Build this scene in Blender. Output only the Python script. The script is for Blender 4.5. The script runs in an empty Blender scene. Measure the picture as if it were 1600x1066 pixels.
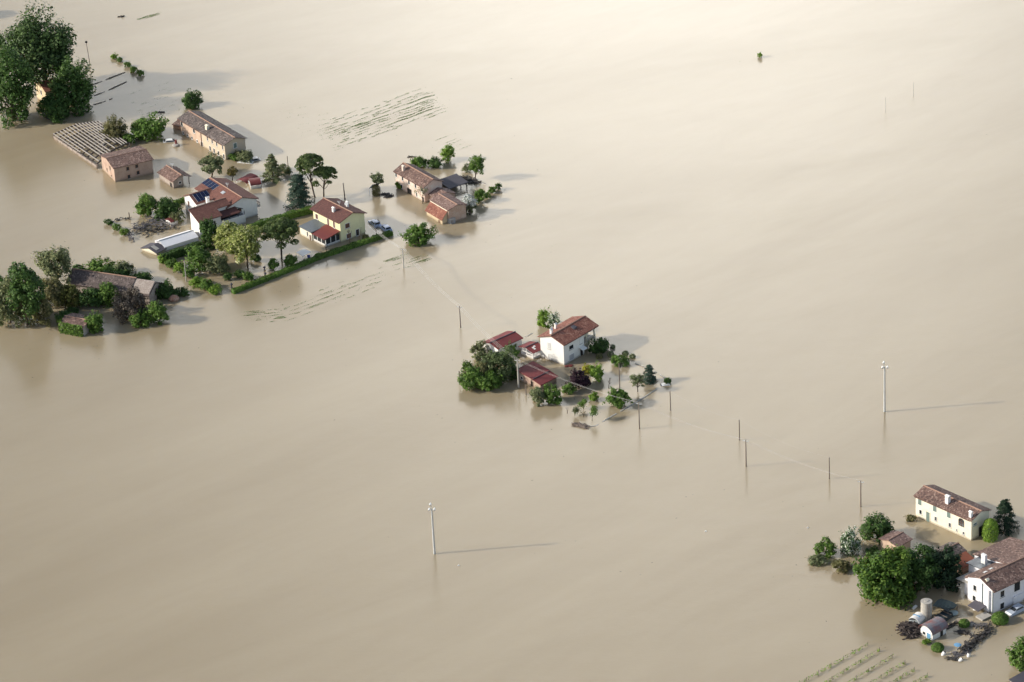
import bpy, bmesh, math, random
import numpy as np
from mathutils import Vector, Matrix

# ------------------------------------------------------------------ camera, world, sun, exposure
scn = bpy.context.scene
COL = scn.collection
FOC, PITCH, ROLL, CAMH = 5400.0, math.radians(26.7), math.radians(3.0), 350.0
_R0 = Vector((1, 0, 0)); _F = Vector((0, math.cos(PITCH), -math.sin(PITCH))); _U0 = Vector((0, math.sin(PITCH), math.cos(PITCH)))
_R = _R0 * math.cos(ROLL) - _U0 * math.sin(ROLL)
_U = _U0 * math.cos(ROLL) + _R0 * math.sin(ROLL)
CAM = Vector((0, 0, CAMH))
cd = bpy.data.cameras.new('camera'); cam = bpy.data.objects.new('camera', cd); COL.objects.link(cam)
cd.sensor_width = 36.0; cd.lens = 36.0 * FOC / 1600.0; cd.clip_start = 1.0; cd.clip_end = 60000.0
m = Matrix.Identity(4)
for i in range(3):
    m[i][0] = _R[i]; m[i][1] = _U[i]; m[i][2] = -_F[i]; m[i][3] = CAM[i]
cam.matrix_world = m
scn.camera = cam

SUN_EL = math.radians(25.0)
SHDIR = Vector((1.0, 0.07, 0)).normalized()          # the way shadows fall
tosun = Vector((-SHDIR.x * math.cos(SUN_EL), -SHDIR.y * math.cos(SUN_EL), math.sin(SUN_EL)))
sd = bpy.data.lights.new('sun', 'SUN'); sd.energy = 4.8; sd.angle = math.radians(1.2); sd.color = (1.0, 0.93, 0.82)
so = bpy.data.objects.new('sun', sd); COL.objects.link(so)
so.rotation_euler = (-tosun).to_track_quat('-Z', 'Y').to_euler(); so.location = (0, 0, 500)

w = bpy.data.worlds.new("World"); scn.world = w; w.use_nodes = True
nt = w.node_tree; nt.nodes.clear()
def N(t, tree=None, **kw):
    n = (tree or nt).nodes.new(t)
    for k, v in kw.items(): setattr(n, k, v)
    return n
sky = N('ShaderNodeTexSky', sky_type='NISHITA', sun_disc=False, sun_elevation=SUN_EL,
        sun_rotation=math.atan2(tosun.x, tosun.y) % (2 * math.pi), air_density=1.0, dust_density=1.6, ozone_density=1.0, altitude=50)
bg = N('ShaderNodeBackground'); bg.inputs[1].default_value = 0.12
wo = N('ShaderNodeOutputWorld')
# unseen bright lobe added low in the sky; its reflection lightens the far water
tc = N('ShaderNodeTexCoord'); sep = N('ShaderNodeSeparateXYZ')
nt.links.new(tc.outputs['Generated'], sep.inputs[0])
def math_(op, a, b=None, c=None, tree=None):
    t = tree or nt
    n = t.nodes.new('ShaderNodeMath'); n.operation = op
    for i, x in enumerate((a, b, c)):
        if x is None: continue
        if isinstance(x, (int, float)): n.inputs[i].default_value = x
        else: t.links.new(x, n.inputs[i])
    return n.outputs[0]
zz, xx, yy = sep.outputs['Z'], sep.outputs['X'], sep.outputs['Y']
az = math_('ARCTAN2', xx, yy); el = math_('ARCSINE', zz)
CL_AZ, CL_SA, CL_EL, CL_SE, CL_I = math.radians(3.0), math.radians(7.5), math.radians(16.0), math.radians(13.5), 58.0
a1 = math_('DIVIDE', math_('SUBTRACT', az, CL_AZ), CL_SA)
e1 = math_('DIVIDE', math_('SUBTRACT', el, CL_EL), CL_SE)
g = math_('EXPONENT', math_('MULTIPLY', math_('ADD', math_('MULTIPLY', a1, a1), math_('MULTIPLY', e1, e1)), -0.7))
mp = N('ShaderNodeMapping'); mp.inputs['Scale'].default_value = (1.0, 1.0, 2.5); nt.links.new(tc.outputs['Generated'], mp.inputs[0])
nz = N('ShaderNodeTexNoise'); nz.inputs['Scale'].default_value = 4.0; nz.inputs['Detail'].default_value = 3.0; nt.links.new(mp.outputs[0], nz.inputs[0])
gv = math_('MULTIPLY', g, math_('ADD', 0.7, math_('MULTIPLY', nz.outputs[0], 0.6)))
# a paler general veil so the open sky is soft, not deep blue
veil = math_('MULTIPLY', math_('POWER', math_('SUBTRACT', 1.0, math_('ABSOLUTE', zz)), 1.5), 4.4)
sc_ = N('ShaderNodeVectorMath', operation='SCALE'); sc_.inputs[0].default_value = (1.0, 0.95, 0.86); nt.links.new(math_('MULTIPLY', gv, CL_I), sc_.inputs['Scale'])
sv = N('ShaderNodeVectorMath', operation='SCALE'); sv.inputs[0].default_value = (0.9, 0.96, 1.02); nt.links.new(veil, sv.inputs['Scale'])
ad = N('ShaderNodeVectorMath', operation='ADD'); nt.links.new(sky.outputs[0], ad.inputs[0]); nt.links.new(sc_.outputs[0], ad.inputs[1])
a2 = N('ShaderNodeVectorMath', operation='ADD'); nt.links.new(ad.outputs[0], a2.inputs[0]); nt.links.new(sv.outputs[0], a2.inputs[1])
nt.links.new(a2.outputs[0], bg.inputs[0]); nt.links.new(bg.outputs[0], wo.inputs[0])

scn.view_settings.view_transform = 'Standard'; scn.view_settings.look = 'None'
scn.view_settings.exposure = 0.03; scn.view_settings.gamma = 1.0; scn.view_settings.use_curve_mapping = False
scn.render.engine = 'CYCLES'
scn.cycles.max_bounces = 6; scn.cycles.diffuse_bounces = 3; scn.cycles.glossy_bounces = 3; scn.cycles.transmission_bounces = 3
scn.cycles.caustics_reflective = False; scn.cycles.caustics_refractive = False

# ------------------------------------------------------------------ where the photograph's points lie on the ground
def W(px, py, z=0.0):
    d = _F * FOC + _R * (px - 800.0) + _U * (533.0 - py)
    return CAM + d * ((z - CAMH) / d.z)
def P(p):
    d = Vector(p) - CAM
    s = FOC / d.dot(_F)
    return 800.0 + d.dot(_R) * s, 533.0 - d.dot(_U) * s
def SC(p): return FOC / (Vector(p) - CAM).dot(_F)      # photo pixels per metre there
def zat(p, py):
    lo, hi = -2.0, 60.0
    for _ in range(40):
        mid = (lo + hi) / 2
        if P((p[0], p[1], mid))[1] > py: lo = mid
        else: hi = mid
    return (lo + hi) / 2

# ------------------------------------------------------------------ materials
MATS = {}
def newmat(name):
    mt = bpy.data.materials.new(name); mt.use_nodes = True; t = mt.node_tree; t.nodes.clear()
    out = t.nodes.new('ShaderNodeOutputMaterial'); b = t.nodes.new('ShaderNodeBsdfPrincipled'); t.links.new(b.outputs[0], out.inputs[0])
    return mt, t, b, out
def noise(t, scale, detail=3.0, vec=None, rough=0.55):
    n = t.nodes.new('ShaderNodeTexNoise'); n.inputs['Scale'].default_value = scale; n.inputs['Detail'].default_value = detail
    n.inputs['Roughness'].default_value = rough
    if vec is not None: t.links.new(vec, n.inputs['Vector'])
    return n
def mapped(t, scale, kind='Object'):
    c = t.nodes.new('ShaderNodeTexCoord'); mm = t.nodes.new('ShaderNodeMapping'); mm.inputs['Scale'].default_value = scale
    t.links.new(c.outputs[kind], mm.inputs[0]); return mm.outputs[0]
def ramp(t, fac, stops, interp='LINEAR'):
    r = t.nodes.new('ShaderNodeValToRGB'); r.color_ramp.interpolation = interp
    el_ = r.color_ramp.elements
    while len(el_) < len(stops): el_.new(0.5)
    for e, (p_, c) in zip(el_, stops):
        e.position = p_; e.color = (c[0], c[1], c[2], 1)
    if fac is not None: t.links.new(fac, r.inputs[0])
    return r.outputs[0]
def mixc(t, fac, a, b, mode='MIX'):
    n = t.nodes.new('ShaderNodeMix'); n.data_type = 'RGBA'; n.blend_type = mode
    for i, x in ((0, fac), (6, a), (7, b)):
        if isinstance(x, (int, float)): n.inputs[i].default_value = x
        elif isinstance(x, (tuple, list)): n.inputs[i].default_value = (x[0], x[1], x[2], 1)
        else: t.links.new(x, n.inputs[i])
    return n.outputs[2]
def bump(t, b, h, strength, dist=0.05):
    n = t.nodes.new('ShaderNodeBump'); n.inputs['Strength'].default_value = strength; n.inputs['Distance'].default_value = dist
    t.links.new(h, n.inputs['Height']); t.links.new(n.outputs[0], b.inputs['Normal'])
def mul(c, k): return tuple(x * k for x in c)

def plaster(name, col, patch=None, amount=0.45):
    """painted render, weathered in patches, a silt line where the flood wets it"""
    if name in MATS: return MATS[name]
    mt, t, b, o = newmat(name)
    v = mapped(t, (1, 1, 1)); n1 = noise(t, 0.55, 5, v, 0.65); n2 = noise(t, 3.2, 4, mapped(t, (1, 1, 0.25)))
    f1 = ramp(t, n1.outputs[0], [(0.46, (0, 0, 0)), (0.62, (1, 1, 1))])
    c = mixc(t, math_('MULTIPLY', f1, amount, tree=t), col, patch or mul(col, 0.72))
    f2 = ramp(t, n2.outputs[0], [(0.5, (0, 0, 0)), (0.75, (1, 1, 1))])
    c = mixc(t, math_('MULTIPLY', f2, 0.25, tree=t), c, mul(col, 0.62))
    s = t.nodes.new('ShaderNodeSeparateXYZ'); t.links.new(v, s.inputs[0])
    zf = math_('ADD', s.outputs[2], math_('MULTIPLY', n2.outputs[0], 0.5, tree=t), tree=t)
    damp = ramp(t, zf, [(0.45, (1, 1, 1)), (0.75, (0, 0, 0))])
    c = mixc(t, math_('MULTIPLY', damp, 0.55, tree=t), c, (0.23, 0.18, 0.12))
    t.links.new(c, b.inputs['Base Color']); b.inputs['Roughness'].default_value = 0.9
    bump(t, b, n2.outputs[0], 0.2, 0.02)
    MATS[name] = mt; return mt

def tiles(name, dark, mid, light, patch=0.5, axis=0):
    """curved clay tiles: columns down the slope, each tile its own fired colour, lichen in patches"""
    if name in MATS: return MATS[name]
    mt, t, b, o = newmat(name)
    sc = (3.2, 2.2, 2.2) if axis == 0 else (2.2, 3.2, 2.2)
    v = mapped(t, sc); vo = t.nodes.new('ShaderNodeTexVoronoi'); vo.inputs['Scale'].default_value = 1.25; t.links.new(v, vo.inputs['Vector'])
    s = t.nodes.new('ShaderNodeSeparateColor'); t.links.new(vo.outputs['Color'], s.inputs[0])
    c = ramp(t, s.outputs[0], [(0.08, dark), (0.35, mid), (0.75, mid), (0.97, light)])
    n1 = noise(t, 0.35, 4, mapped(t, (1, 1, 1)), 0.7)
    f = ramp(t, n1.outputs[0], [(0.42, (0, 0, 0)), (0.62, (1, 1, 1))])
    c = mixc(t, math_('MULTIPLY', f, patch, tree=t), c, mul(dark, 1.1))
    n3 = noise(t, 2.2, 3, mapped(t, (1, 1, 1)), 0.7)
    f3 = ramp(t, n3.outputs[0], [(0.55, (0, 0, 0)), (0.75, (1, 1, 1))])
    c = mixc(t, math_('MULTIPLY', f3, patch * 0.8, tree=t), c, mul(light, 1.05))
    t.links.new(c, b.inputs['Base Color']); b.inputs['Roughness'].default_value = 0.85
    wv = t.nodes.new('ShaderNodeTexWave'); wv.wave_type = 'BANDS'; wv.bands_direction = 'X' if axis == 0 else 'Y'; wv.inputs['Scale'].default_value = 1.3
    wv.inputs['Distortion'].default_value = 0.6
    t.links.new(mapped(t, (1, 1, 1)), wv.inputs['Vector']); bump(t, b, wv.outputs[0], 0.5, 0.06)
    MATS[name] = mt; return mt

def sheet(name, col, col2=None, rough=0.5, scale=1.2, amt=0.5, metal=0.0, bands=0.0):
    """painted or bare surface with wear; bands = ribs of a corrugated sheet"""
    if name in MATS: return MATS[name]
    mt, t, b, o = newmat(name)
    n1 = noise(t, scale, 5, mapped(t, (1, 1, 1)), 0.65)
    f = ramp(t, n1.outputs[0], [(0.4, (0, 0, 0)), (0.7, (1, 1, 1))])
    c = mixc(t, math_('MULTIPLY', f, amt, tree=t), col, col2 or mul(col, 0.6))
    t.links.new(c, b.inputs['Base Color']); b.inputs['Roughness'].default_value = rough; b.inputs['Metallic'].default_value = metal
    if bands:
        wv = t.nodes.new('ShaderNodeTexWave'); wv.bands_direction = 'DIAGONAL'; wv.inputs['Scale'].default_value = bands
        t.links.new(mapped(t, (1, 1, 0)), wv.inputs['Vector']); bump(t, b, wv.outputs[0], 0.4, 0.04)
    else: bump(t, b, n1.outputs[0], 0.15, 0.03)
    MATS[name] = mt; return mt

def bricks(name, c1, c2, mortar):
    if name in MATS: return MATS[name]
    mt, t, b, o = newmat(name)
    v = mapped(t, (1, 1, 1)); n1 = noise(t, 0.8, 5, v, 0.7); n2 = noise(t, 5.0, 3, v)
    c = ramp(t, n2.outputs[0], [(0.35, c1), (0.55, c2), (0.72, mortar)])
    f = ramp(t, n1.outputs[0], [(0.45, (0, 0, 0)), (0.62, (1, 1, 1))])
    c = mixc(t, math_('MULTIPLY', f, 0.55, tree=t), c, mortar)
    s = t.nodes.new('ShaderNodeSeparateXYZ'); t.links.new(v, s.inputs[0])
    damp = ramp(t, math_('ADD', s.outputs[2], math_('MULTIPLY', n1.outputs[0], 0.6, tree=t), tree=t), [(0.5, (1, 1, 1)), (0.9, (0, 0, 0))])
    c = mixc(t, math_('MULTIPLY', damp, 0.6, tree=t), c, (0.14, 0.11, 0.08))
    t.links.new(c, b.inputs['Base Color']); b.inputs['Roughness'].default_value = 0.92; bump(t, b, n2.outputs[0], 0.4, 0.03)
    MATS[name] = mt; return mt

def leafmat(name, dark, mid, light, flower=None, frac=0.0, trans=0.32):
    """every leaf its own green; part of the leaf face lets light through"""
    if name in MATS: return MATS[name]
    mt, t, b, o = newmat(name)
    gnode = t.nodes.new('ShaderNodeNewGeometry')
    st = [(0.0, dark), (0.45, mid), (0.95 - frac * 0.9, light)]
    if flower: st += [(0.97 - frac * 0.9, flower)]
    c = ramp(t, gnode.outputs['Random Per Island'], st)
    n1 = noise(t, 0.9, 2, mapped(t, (1, 1, 1)))
    hs = t.nodes.new('ShaderNodeHueSaturation'); t.links.new(c, hs.inputs['Color'])
    t.links.new(math_('ADD', 0.3, math_('MULTIPLY', n1.outputs[0], 1.4, tree=t), tree=t), hs.inputs['Value'])
    t.links.new(hs.outputs[0], b.inputs['Base Color']); b.inputs['Roughness'].default_value = 0.6
    b.inputs['Specular IOR Level'].default_value = 0.3
    tr = t.nodes.new('ShaderNodeBsdfTranslucent'); t.links.new(hs.outputs[0], tr.inputs[0])
    mx = t.nodes.new('ShaderNodeMixShader'); mx.inputs[0].default_value = trans
    t.links.new(b.outputs[0], mx.inputs[1]); t.links.new(tr.outputs[0], mx.inputs[2]); t.links.new(mx.outputs[0], o.inputs[0])
    MATS[name] = mt; return mt

GLASS = sheet('window_glass', (0.025, 0.03, 0.035), rough=0.12, amt=0.2)
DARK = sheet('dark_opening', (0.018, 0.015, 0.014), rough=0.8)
WHITE = plaster('white_plaster', (0.80, 0.79, 0.77), (0.66, 0.63, 0.58), 0.3)
WHITEP = sheet('white_paint', (0.8, 0.8, 0.78), (0.62, 0.6, 0.56), rough=0.5, amt=0.35)
CREAM = plaster('cream_plaster', (0.80, 0.76, 0.62), (0.66, 0.58, 0.42), 0.35)
YELLOW = plaster('pale_yellow_plaster', (0.78, 0.74, 0.46), (0.68, 0.62, 0.38), 0.3)
PEACH = plaster('peach_plaster', (0.55, 0.41, 0.31), (0.44, 0.31, 0.24), 0.6)
PINK = plaster('worn_pink_plaster', (0.46, 0.34, 0.27), (0.36, 0.24, 0.19), 0.75)
OCHRE = plaster('ochre_plaster', (0.60, 0.49, 0.33), (0.48, 0.36, 0.24), 0.4)
BRICK = bricks('old_brick', (0.30, 0.14, 0.09), (0.42, 0.22, 0.14), (0.45, 0.36, 0.29))
BRICKP = bricks('pale_brick', (0.42, 0.27, 0.20), (0.50, 0.34, 0.26), (0.55, 0.46, 0.38))
STONE = bricks('grey_stone', (0.2, 0.16, 0.14), (0.36, 0.3, 0.26), (0.45, 0.4, 0.35))
TILE_OLD = tiles('old_clay_tiles', (0.075, 0.045, 0.038), (0.17, 0.10, 0.08), (0.36, 0.25, 0.20))
TILE_GREY = tiles('grey_weathered_tiles', (0.055, 0.045, 0.042), (0.13, 0.10, 0.09), (0.30, 0.25, 0.22))
TILE_PINK = tiles('pink_clay_tiles', (0.12, 0.07, 0.058), (0.21, 0.13, 0.108), (0.36, 0.26, 0.22))
TILE_NEW = tiles('even_brown_tiles', (0.13, 0.055, 0.042), (0.17, 0.07, 0.052), (0.22, 0.10, 0.075), 0.2)
TILE_DK = tiles('dark_brown_tiles', (0.085, 0.035, 0.03), (0.115, 0.045, 0.038), (0.15, 0.065, 0.05), 0.2)
TILE_RED = tiles('warm_red_tiles', (0.15, 0.05, 0.035), (0.24, 0.09, 0.06), (0.38, 0.20, 0.14), 0.35)
RIDGE = sheet('ridge_tile', (0.36, 0.22, 0.16), (0.22, 0.14, 0.10), rough=0.85)
REDMET = sheet('dark_red_sheet', (0.19, 0.032, 0.032), (0.13, 0.028, 0.03), rough=0.75, bands=1.2)
REDTRIM = sheet('red_roofing', (0.17, 0.036, 0.032), (0.12, 0.032, 0.028), rough=0.6)
GREYMET = sheet('grey_sheet', (0.12, 0.14, 0.16), (0.08, 0.09, 0.1), rough=0.45, bands=1.2)
GREYDK = sheet('dark_roofing_felt', (0.075, 0.07, 0.085), (0.11, 0.1, 0.11), rough=0.75)
CONC = sheet('concrete', (0.42, 0.40, 0.36), (0.27, 0.25, 0.22), rough=0.9)
WOOD = sheet('weathered_wood', (0.20, 0.16, 0.13), (0.10, 0.08, 0.07), rough=0.9, scale=3)
WOODP = sheet('pale_weathered_beam', (0.40, 0.37, 0.34), (0.2, 0.17, 0.15), rough=0.9, scale=2)
BROWN = sheet('brown_wood', (0.13, 0.06, 0.04), rough=0.7)
BARK = sheet('bark', (0.10, 0.075, 0.055), (0.05, 0.038, 0.03), rough=0.95, scale=4)
BARKP = sheet('pale_bark', (0.24, 0.2, 0.16), (0.14, 0.11, 0.09), rough=0.95, scale=4)
GALV = sheet('galvanised_steel', (0.55, 0.57, 0.58), (0.42, 0.44, 0.46), rough=0.4, metal=0.3)
PV = sheet('solar_cells', (0.012, 0.018, 0.05), (0.02, 0.03, 0.07), rough=0.15)
GREENSH = sheet('green_shutter_paint', (0.16, 0.22, 0.2), rough=0.6)
BLUE = sheet('blue_plastic', (0.12, 0.3, 0.5), rough=0.5)
TARP = sheet('dark_green_tarpaulin', (0.015, 0.03, 0.035), (0.03, 0.04, 0.045), rough=0.6)
MESHNET = sheet('white_sheeting', (0.8, 0.8, 0.82), (0.65, 0.66, 0.7), rough=0.6, amt=0.25)
WIRE = sheet('bare_cable', (0.55, 0.53, 0.5), rough=0.6)

L_DARK = leafmat('dark_leaves', (0.034, 0.069, 0.018), (0.060, 0.130, 0.029), (0.113, 0.199, 0.046))
L_MID = leafmat('green_leaves', (0.057, 0.109, 0.020), (0.104, 0.204, 0.033), (0.189, 0.297, 0.060))
L_BRI = leafmat('fresh_green_leaves', (0.095, 0.187, 0.024), (0.189, 0.328, 0.039), (0.322, 0.468, 0.079))
L_YEL = leafmat('yellow_green_leaves', (0.14, 0.19, 0.035), (0.27, 0.32, 0.075), (0.42, 0.45, 0.15), (0.6, 0.6, 0.32), 0.1)
L_GREY = leafmat('grey_green_leaves', (0.095, 0.125, 0.060), (0.169, 0.204, 0.093), (0.302, 0.312, 0.146))
L_OLIVE = leafmat('olive_leaves', (0.095, 0.101, 0.039), (0.169, 0.172, 0.066), (0.284, 0.250, 0.118))
L_PINE = leafmat('pine_needles', (0.042, 0.078, 0.026), (0.085, 0.133, 0.039), (0.169, 0.219, 0.072))
L_BLUE = leafmat('blue_green_needles', (0.024, 0.051, 0.034), (0.047, 0.091, 0.063), (0.095, 0.146, 0.098))
L_PURP = leafmat('purple_leaves', (0.015, 0.006, 0.012), (0.03, 0.01, 0.02), (0.055, 0.02, 0.032), trans=0.1)
L_GOLD = leafmat('golden_leaves', (0.22, 0.22, 0.02), (0.38, 0.36, 0.035), (0.5, 0.48, 0.07))
L_BRN = leafmat('brownish_leaves', (0.076, 0.078, 0.026), (0.151, 0.133, 0.039), (0.284, 0.219, 0.066))
L_DRY = leafmat('dry_twigs', (0.05, 0.04, 0.032), (0.09, 0.07, 0.055), (0.14, 0.12, 0.09), trans=0.05)
L_FLO = leafmat('leaves_and_blossom', (0.03, 0.08, 0.02), (0.06, 0.14, 0.035), (0.1, 0.2, 0.06), (0.8, 0.82, 0.7), 0.34)
L_PALE = leafmat('pale_sparse_leaves', (0.09, 0.13, 0.05), (0.16, 0.2, 0.09), (0.28, 0.3, 0.16))
L_LIME = leafmat('lime_green_leaves', (0.07, 0.13, 0.02), (0.13, 0.24, 0.03), (0.25, 0.36, 0.07))
L_GRASS = leafmat('drowned_crop_blades', (0.11, 0.20, 0.06), (0.18, 0.29, 0.10), (0.28, 0.37, 0.17), trans=0.45)

# ------------------------------------------------------------------ mesh helpers
INV = {}
class MB:
    def __init__(s): s.v = []; s.f = []; s.marks = []
    def poly(s, pts, faces):
        n = len(s.v); s.marks.append((n, len(s.f))); s.v += [tuple(p) for p in pts]; s.f += [tuple(i + n for i in f) for f in faces]
    def hexa(s, p):           # 8 points: bottom 4 then top 4
        s.poly(p, [(0, 3, 2, 1), (4, 5, 6, 7), (0, 1, 5, 4), (1, 2, 6, 5), (2, 3, 7, 6), (3, 0, 4, 7)])
    def box(s, fr, x0, x1, y0, y1, z0, z1):
        s.hexa([fr.pt(x, y, z) for z in (z0, z1) for x, y in ((x0, y0), (x1, y0), (x1, y1), (x0, y1))])
    def prism(s, a, b):       # polygon a to polygon b
        n = len(a); s.poly(list(a) + list(b), [tuple(range(n))[::-1], tuple(range(n, 2 * n))] + [(i, (i + 1) % n, n + (i + 1) % n, n + i) for i in range(n)])
    def tube(s, pts, rad, n=6, cap=True):
        pts = [Vector(p) for p in pts]; base = len(s.v); s.marks.append((base, len(s.f)))
        for i, p in enumerate(pts):
            d = (pts[min(i + 1, len(pts) - 1)] - pts[max(i - 1, 0)]).normalized()
            u = d.orthogonal().normalized() if abs(d.z) < 0.9 else Vector((1, 0, 0)).cross(d).normalized(); v = d.cross(u)
            r = rad[i] if isinstance(rad, (list, tuple)) else rad
            s.v += [tuple(p + (u * math.cos(2 * math.pi * k / n) + v * math.sin(2 * math.pi * k / n)) * r) for k in range(n)]
        for i in range(len(pts) - 1):
            for k in range(n):
                a = base + i * n + k; b2 = base + i * n + (k + 1) % n
                s.f.append((a, b2, b2 + n, a + n))
        if cap:
            s.f.append(tuple(range(base, base + n))[::-1]); e = base + (len(pts) - 1) * n; s.f.append(tuple(range(e, e + n)))
    def beam(s, a, b, w_, h):  # rectangular bar from a to b
        a, b = Vector(a), Vector(b); d = (b - a).normalized(); u = Vector((0, 0, 1)).cross(d)
        u = (u.normalized() if u.length > 1e-4 else Vector((1, 0, 0))) * w_ / 2; v = d.cross(u).normalized() * h / 2
        s.hexa([a - u - v, a + u - v, b + u - v, b - u - v, a - u + v, a + u + v, b + u + v, b - u + v])
    def lathe(s, c, prof, n=16):
        base = len(s.v)
        for r, z in prof: s.v += [(c[0] + r * math.cos(2 * math.pi * k / n), c[1] + r * math.sin(2 * math.pi * k / n), c[2] + z) for k in range(n)]
        for i in range(len(prof) - 1):
            for k in range(n):
                a = base + i * n + k; b2 = base + i * n + (k + 1) % n; s.f.append((a, b2, b2 + n, a + n))
        s.f.append(tuple(range(base, base + n))[::-1]); e = base + (len(prof) - 1) * n; s.f.append(tuple(range(e, e + n)))
    def build(s, name, mt, parent=None, smooth=False, fix=True):
        if name == 'post' and parent is not None and len(s.marks) > 1:   # every post is a part of its own
            ms = s.marks + [(len(s.v), len(s.f))]; o = None
            for (v0, f0), (v1, f1) in zip(ms[:-1], ms[1:]):
                q = MB(); q.v = s.v[v0:v1]; q.f = [tuple(i - v0 for i in f) for f in s.f[f0:f1]]; q.marks = [(0, 0)]; o = q.build(name, mt, parent, smooth, fix)
            return o
        me = bpy.data.meshes.new(name); inv = INV.get(parent.name if parent else None)
        vs = s.v if inv is None else [tuple(inv @ Vector(p)) for p in s.v]
        me.from_pydata(vs, [], s.f)
        if fix:
            bm = bmesh.new(); bm.from_mesh(me); bmesh.ops.recalc_face_normals(bm, faces=bm.faces); bm.to_mesh(me); bm.free()
        if smooth: me.polygons.foreach_set('use_smooth', [True] * len(me.polygons))
        me.materials.append(mt)
        ob = bpy.data.objects.new(name, me); COL.objects.link(ob)
        if parent: ob.parent = parent; INV[ob.name] = inv
        return ob
def tag(o, label=None, cat=None, group=None, kind=None):
    for k, v in (('label', label), ('category', cat), ('group', group), ('kind', kind)):
        if v: o[k] = v
    return o
def thing(name, label, cat, loc=(0, 0, 0), rz=0.0, group=None):
    o = bpy.data.objects.new(name, None); COL.objects.link(o); o.empty_display_size = 0.5
    o.location = (loc[0], loc[1], 0 if len(loc) < 3 else loc[2]); o.rotation_euler = (0, 0, rz)
    INV[o.name] = (Matrix.Translation(o.location) @ Matrix.Rotation(rz, 4, 'Z')).inverted()
    return tag(o, label, cat, group)
def localise(o, loc, rz=0.0):
    """a one-mesh thing: put its origin at loc"""
    M = Matrix.Translation(Vector(loc)) @ Matrix.Rotation(rz, 4, 'Z'); o.data.transform(M.inverted()); o.matrix_world = M; return o

class FR:
    """a building's plan: origin at the near corner a, x toward b, y toward c (square to x)"""
    def __init__(s, a, b, c, xpad=0.0):
        s.o = W(*a); bb = W(*b); cc = W(*c)
        s.o = Vector((s.o.x, s.o.y, 0)); e = Vector((bb.x - s.o.x, bb.y - s.o.y, 0)); s.L = e.length; s.ex = e / s.L
        ey = Vector((-s.ex.y, s.ex.x, 0)); d = Vector((cc.x - s.o.x, cc.y - s.o.y, 0)).dot(ey)
        s.ey = ey if d > 0 else -ey; s.Wd = abs(d)
    def pt(s, x, y, z=0.0): return s.o + s.ex * x + s.ey * y + Vector((0, 0, z))
    def loc(s, px, py, z=0.0):
        d = W(px, py, z) - s.o; return d.dot(s.ex), d.dot(s.ey)
    @property
    def rz(s): return math.atan2(s.ex.y, s.ex.x)
    def sub(s, x, y, swap=False):
        f = object.__new__(FR); f.o = s.pt(x, y, 0); f.ex, f.ey = (s.ey, s.ex) if swap else (s.ex, s.ey); f.L = f.Wd = 0; return f

def walls(parent, fr, x0, x1, y0, y1, h, rise, mt, zb=-1.0, name='wall', h2=None):
    m_ = MB(); ym = (y0 + y1) / 2
    if h2 is None: sec = [(y0, zb), (y1, zb), (y1, h), (ym, h + rise), (y0, h)] if rise else [(y0, zb), (y1, zb), (y1, h), (y0, h)]
    else: sec = [(y0, zb), (y1, zb), (y1, h2), (y0, h)]
    m_.prism([fr.pt(x0, y, z) for y, z in sec], [fr.pt(x1, y, z) for y, z in sec])
    return m_.build(name, mt, parent)
def roof(parent, fr, x0, x1, y0, y1, h, rise, mt, over=0.4, vover=0.3, t=0.16, cap=RIDGE, name='roof', h2=None):
    m_ = MB(); e = 0.004
    if h2 is None:
        ym = (y0 + y1) / 2; sl = rise / (ym - y0)
        top = [(y0 - over, h - over * sl + t + e), (ym, h + rise + t + e), (y1 + over, h - over * sl + t + e)]
        for a, b in ((0, 1), (1, 2)):
            sec = [(top[a][0], top[a][1]), (top[b][0], top[b][1]), (top[b][0], top[b][1] - t), (top[a][0], top[a][1] - t)]
            if a == 1: sec = [(sec[0][0] + 0.001, sec[0][1])] + sec[1:3] + [(sec[3][0] + 0.001, sec[3][1])]
            m_.prism([fr.pt(x0 - vover, y, z) for y, z in sec], [fr.pt(x1 + vover, y, z) for y, z in sec])
    else:
        sl = (h2 - h) / (y1 - y0)
        sec = [(y0 - over, h - over * sl + e), (y1 + over * 0.3, h2 + over * 0.3 * sl + e)]
        sec = sec + [(sec[1][0], sec[1][1] + t), (sec[0][0], sec[0][1] + t)]
        m_.prism([fr.pt(x0 - vover, y, z) for y, z in sec], [fr.pt(x1 + vover, y, z) for y, z in sec])
    r = m_.build(name, mt, parent)
    if cap and h2 is None:
        c = MB(); zc = h + rise + t
        c.tube([fr.pt(x0 - vover - 0.02, ym, zc), fr.pt(x1 + vover + 0.02, ym, zc)], 0.14, 7); c.build('ridge_cap', cap, r)
    return r
def gutter(rf, fr, x0, x1, y, h, mt=BROWN):
    g_ = MB(); g_.tube([fr.pt(x0, y, h), fr.pt(x1, y, h)], 0.08, 6); return g_.build('gutter', mt, rf)
def face_box(m_, fr, face, x0, y0, u0, u1, z0, z1, d0, d1):
    """box lying on a wall: face a/b = walls along x (outside toward -y / +y), g/k = walls along y (toward -x / +x)"""
    if face == 'a': m_.box(fr, u0, u1, y0 - d1, y0 - d0, z0, z1)
    elif face == 'b': m_.box(fr, u0, u1, y0 + d0, y0 + d1, z0, z1)
    elif face == 'g': m_.box(fr, x0 - d1, x0 - d0, u0, u1, z0, z1)
    else: m_.box(fr, x0 + d0, x0 + d1, u0, u1, z0, z1)
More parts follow.
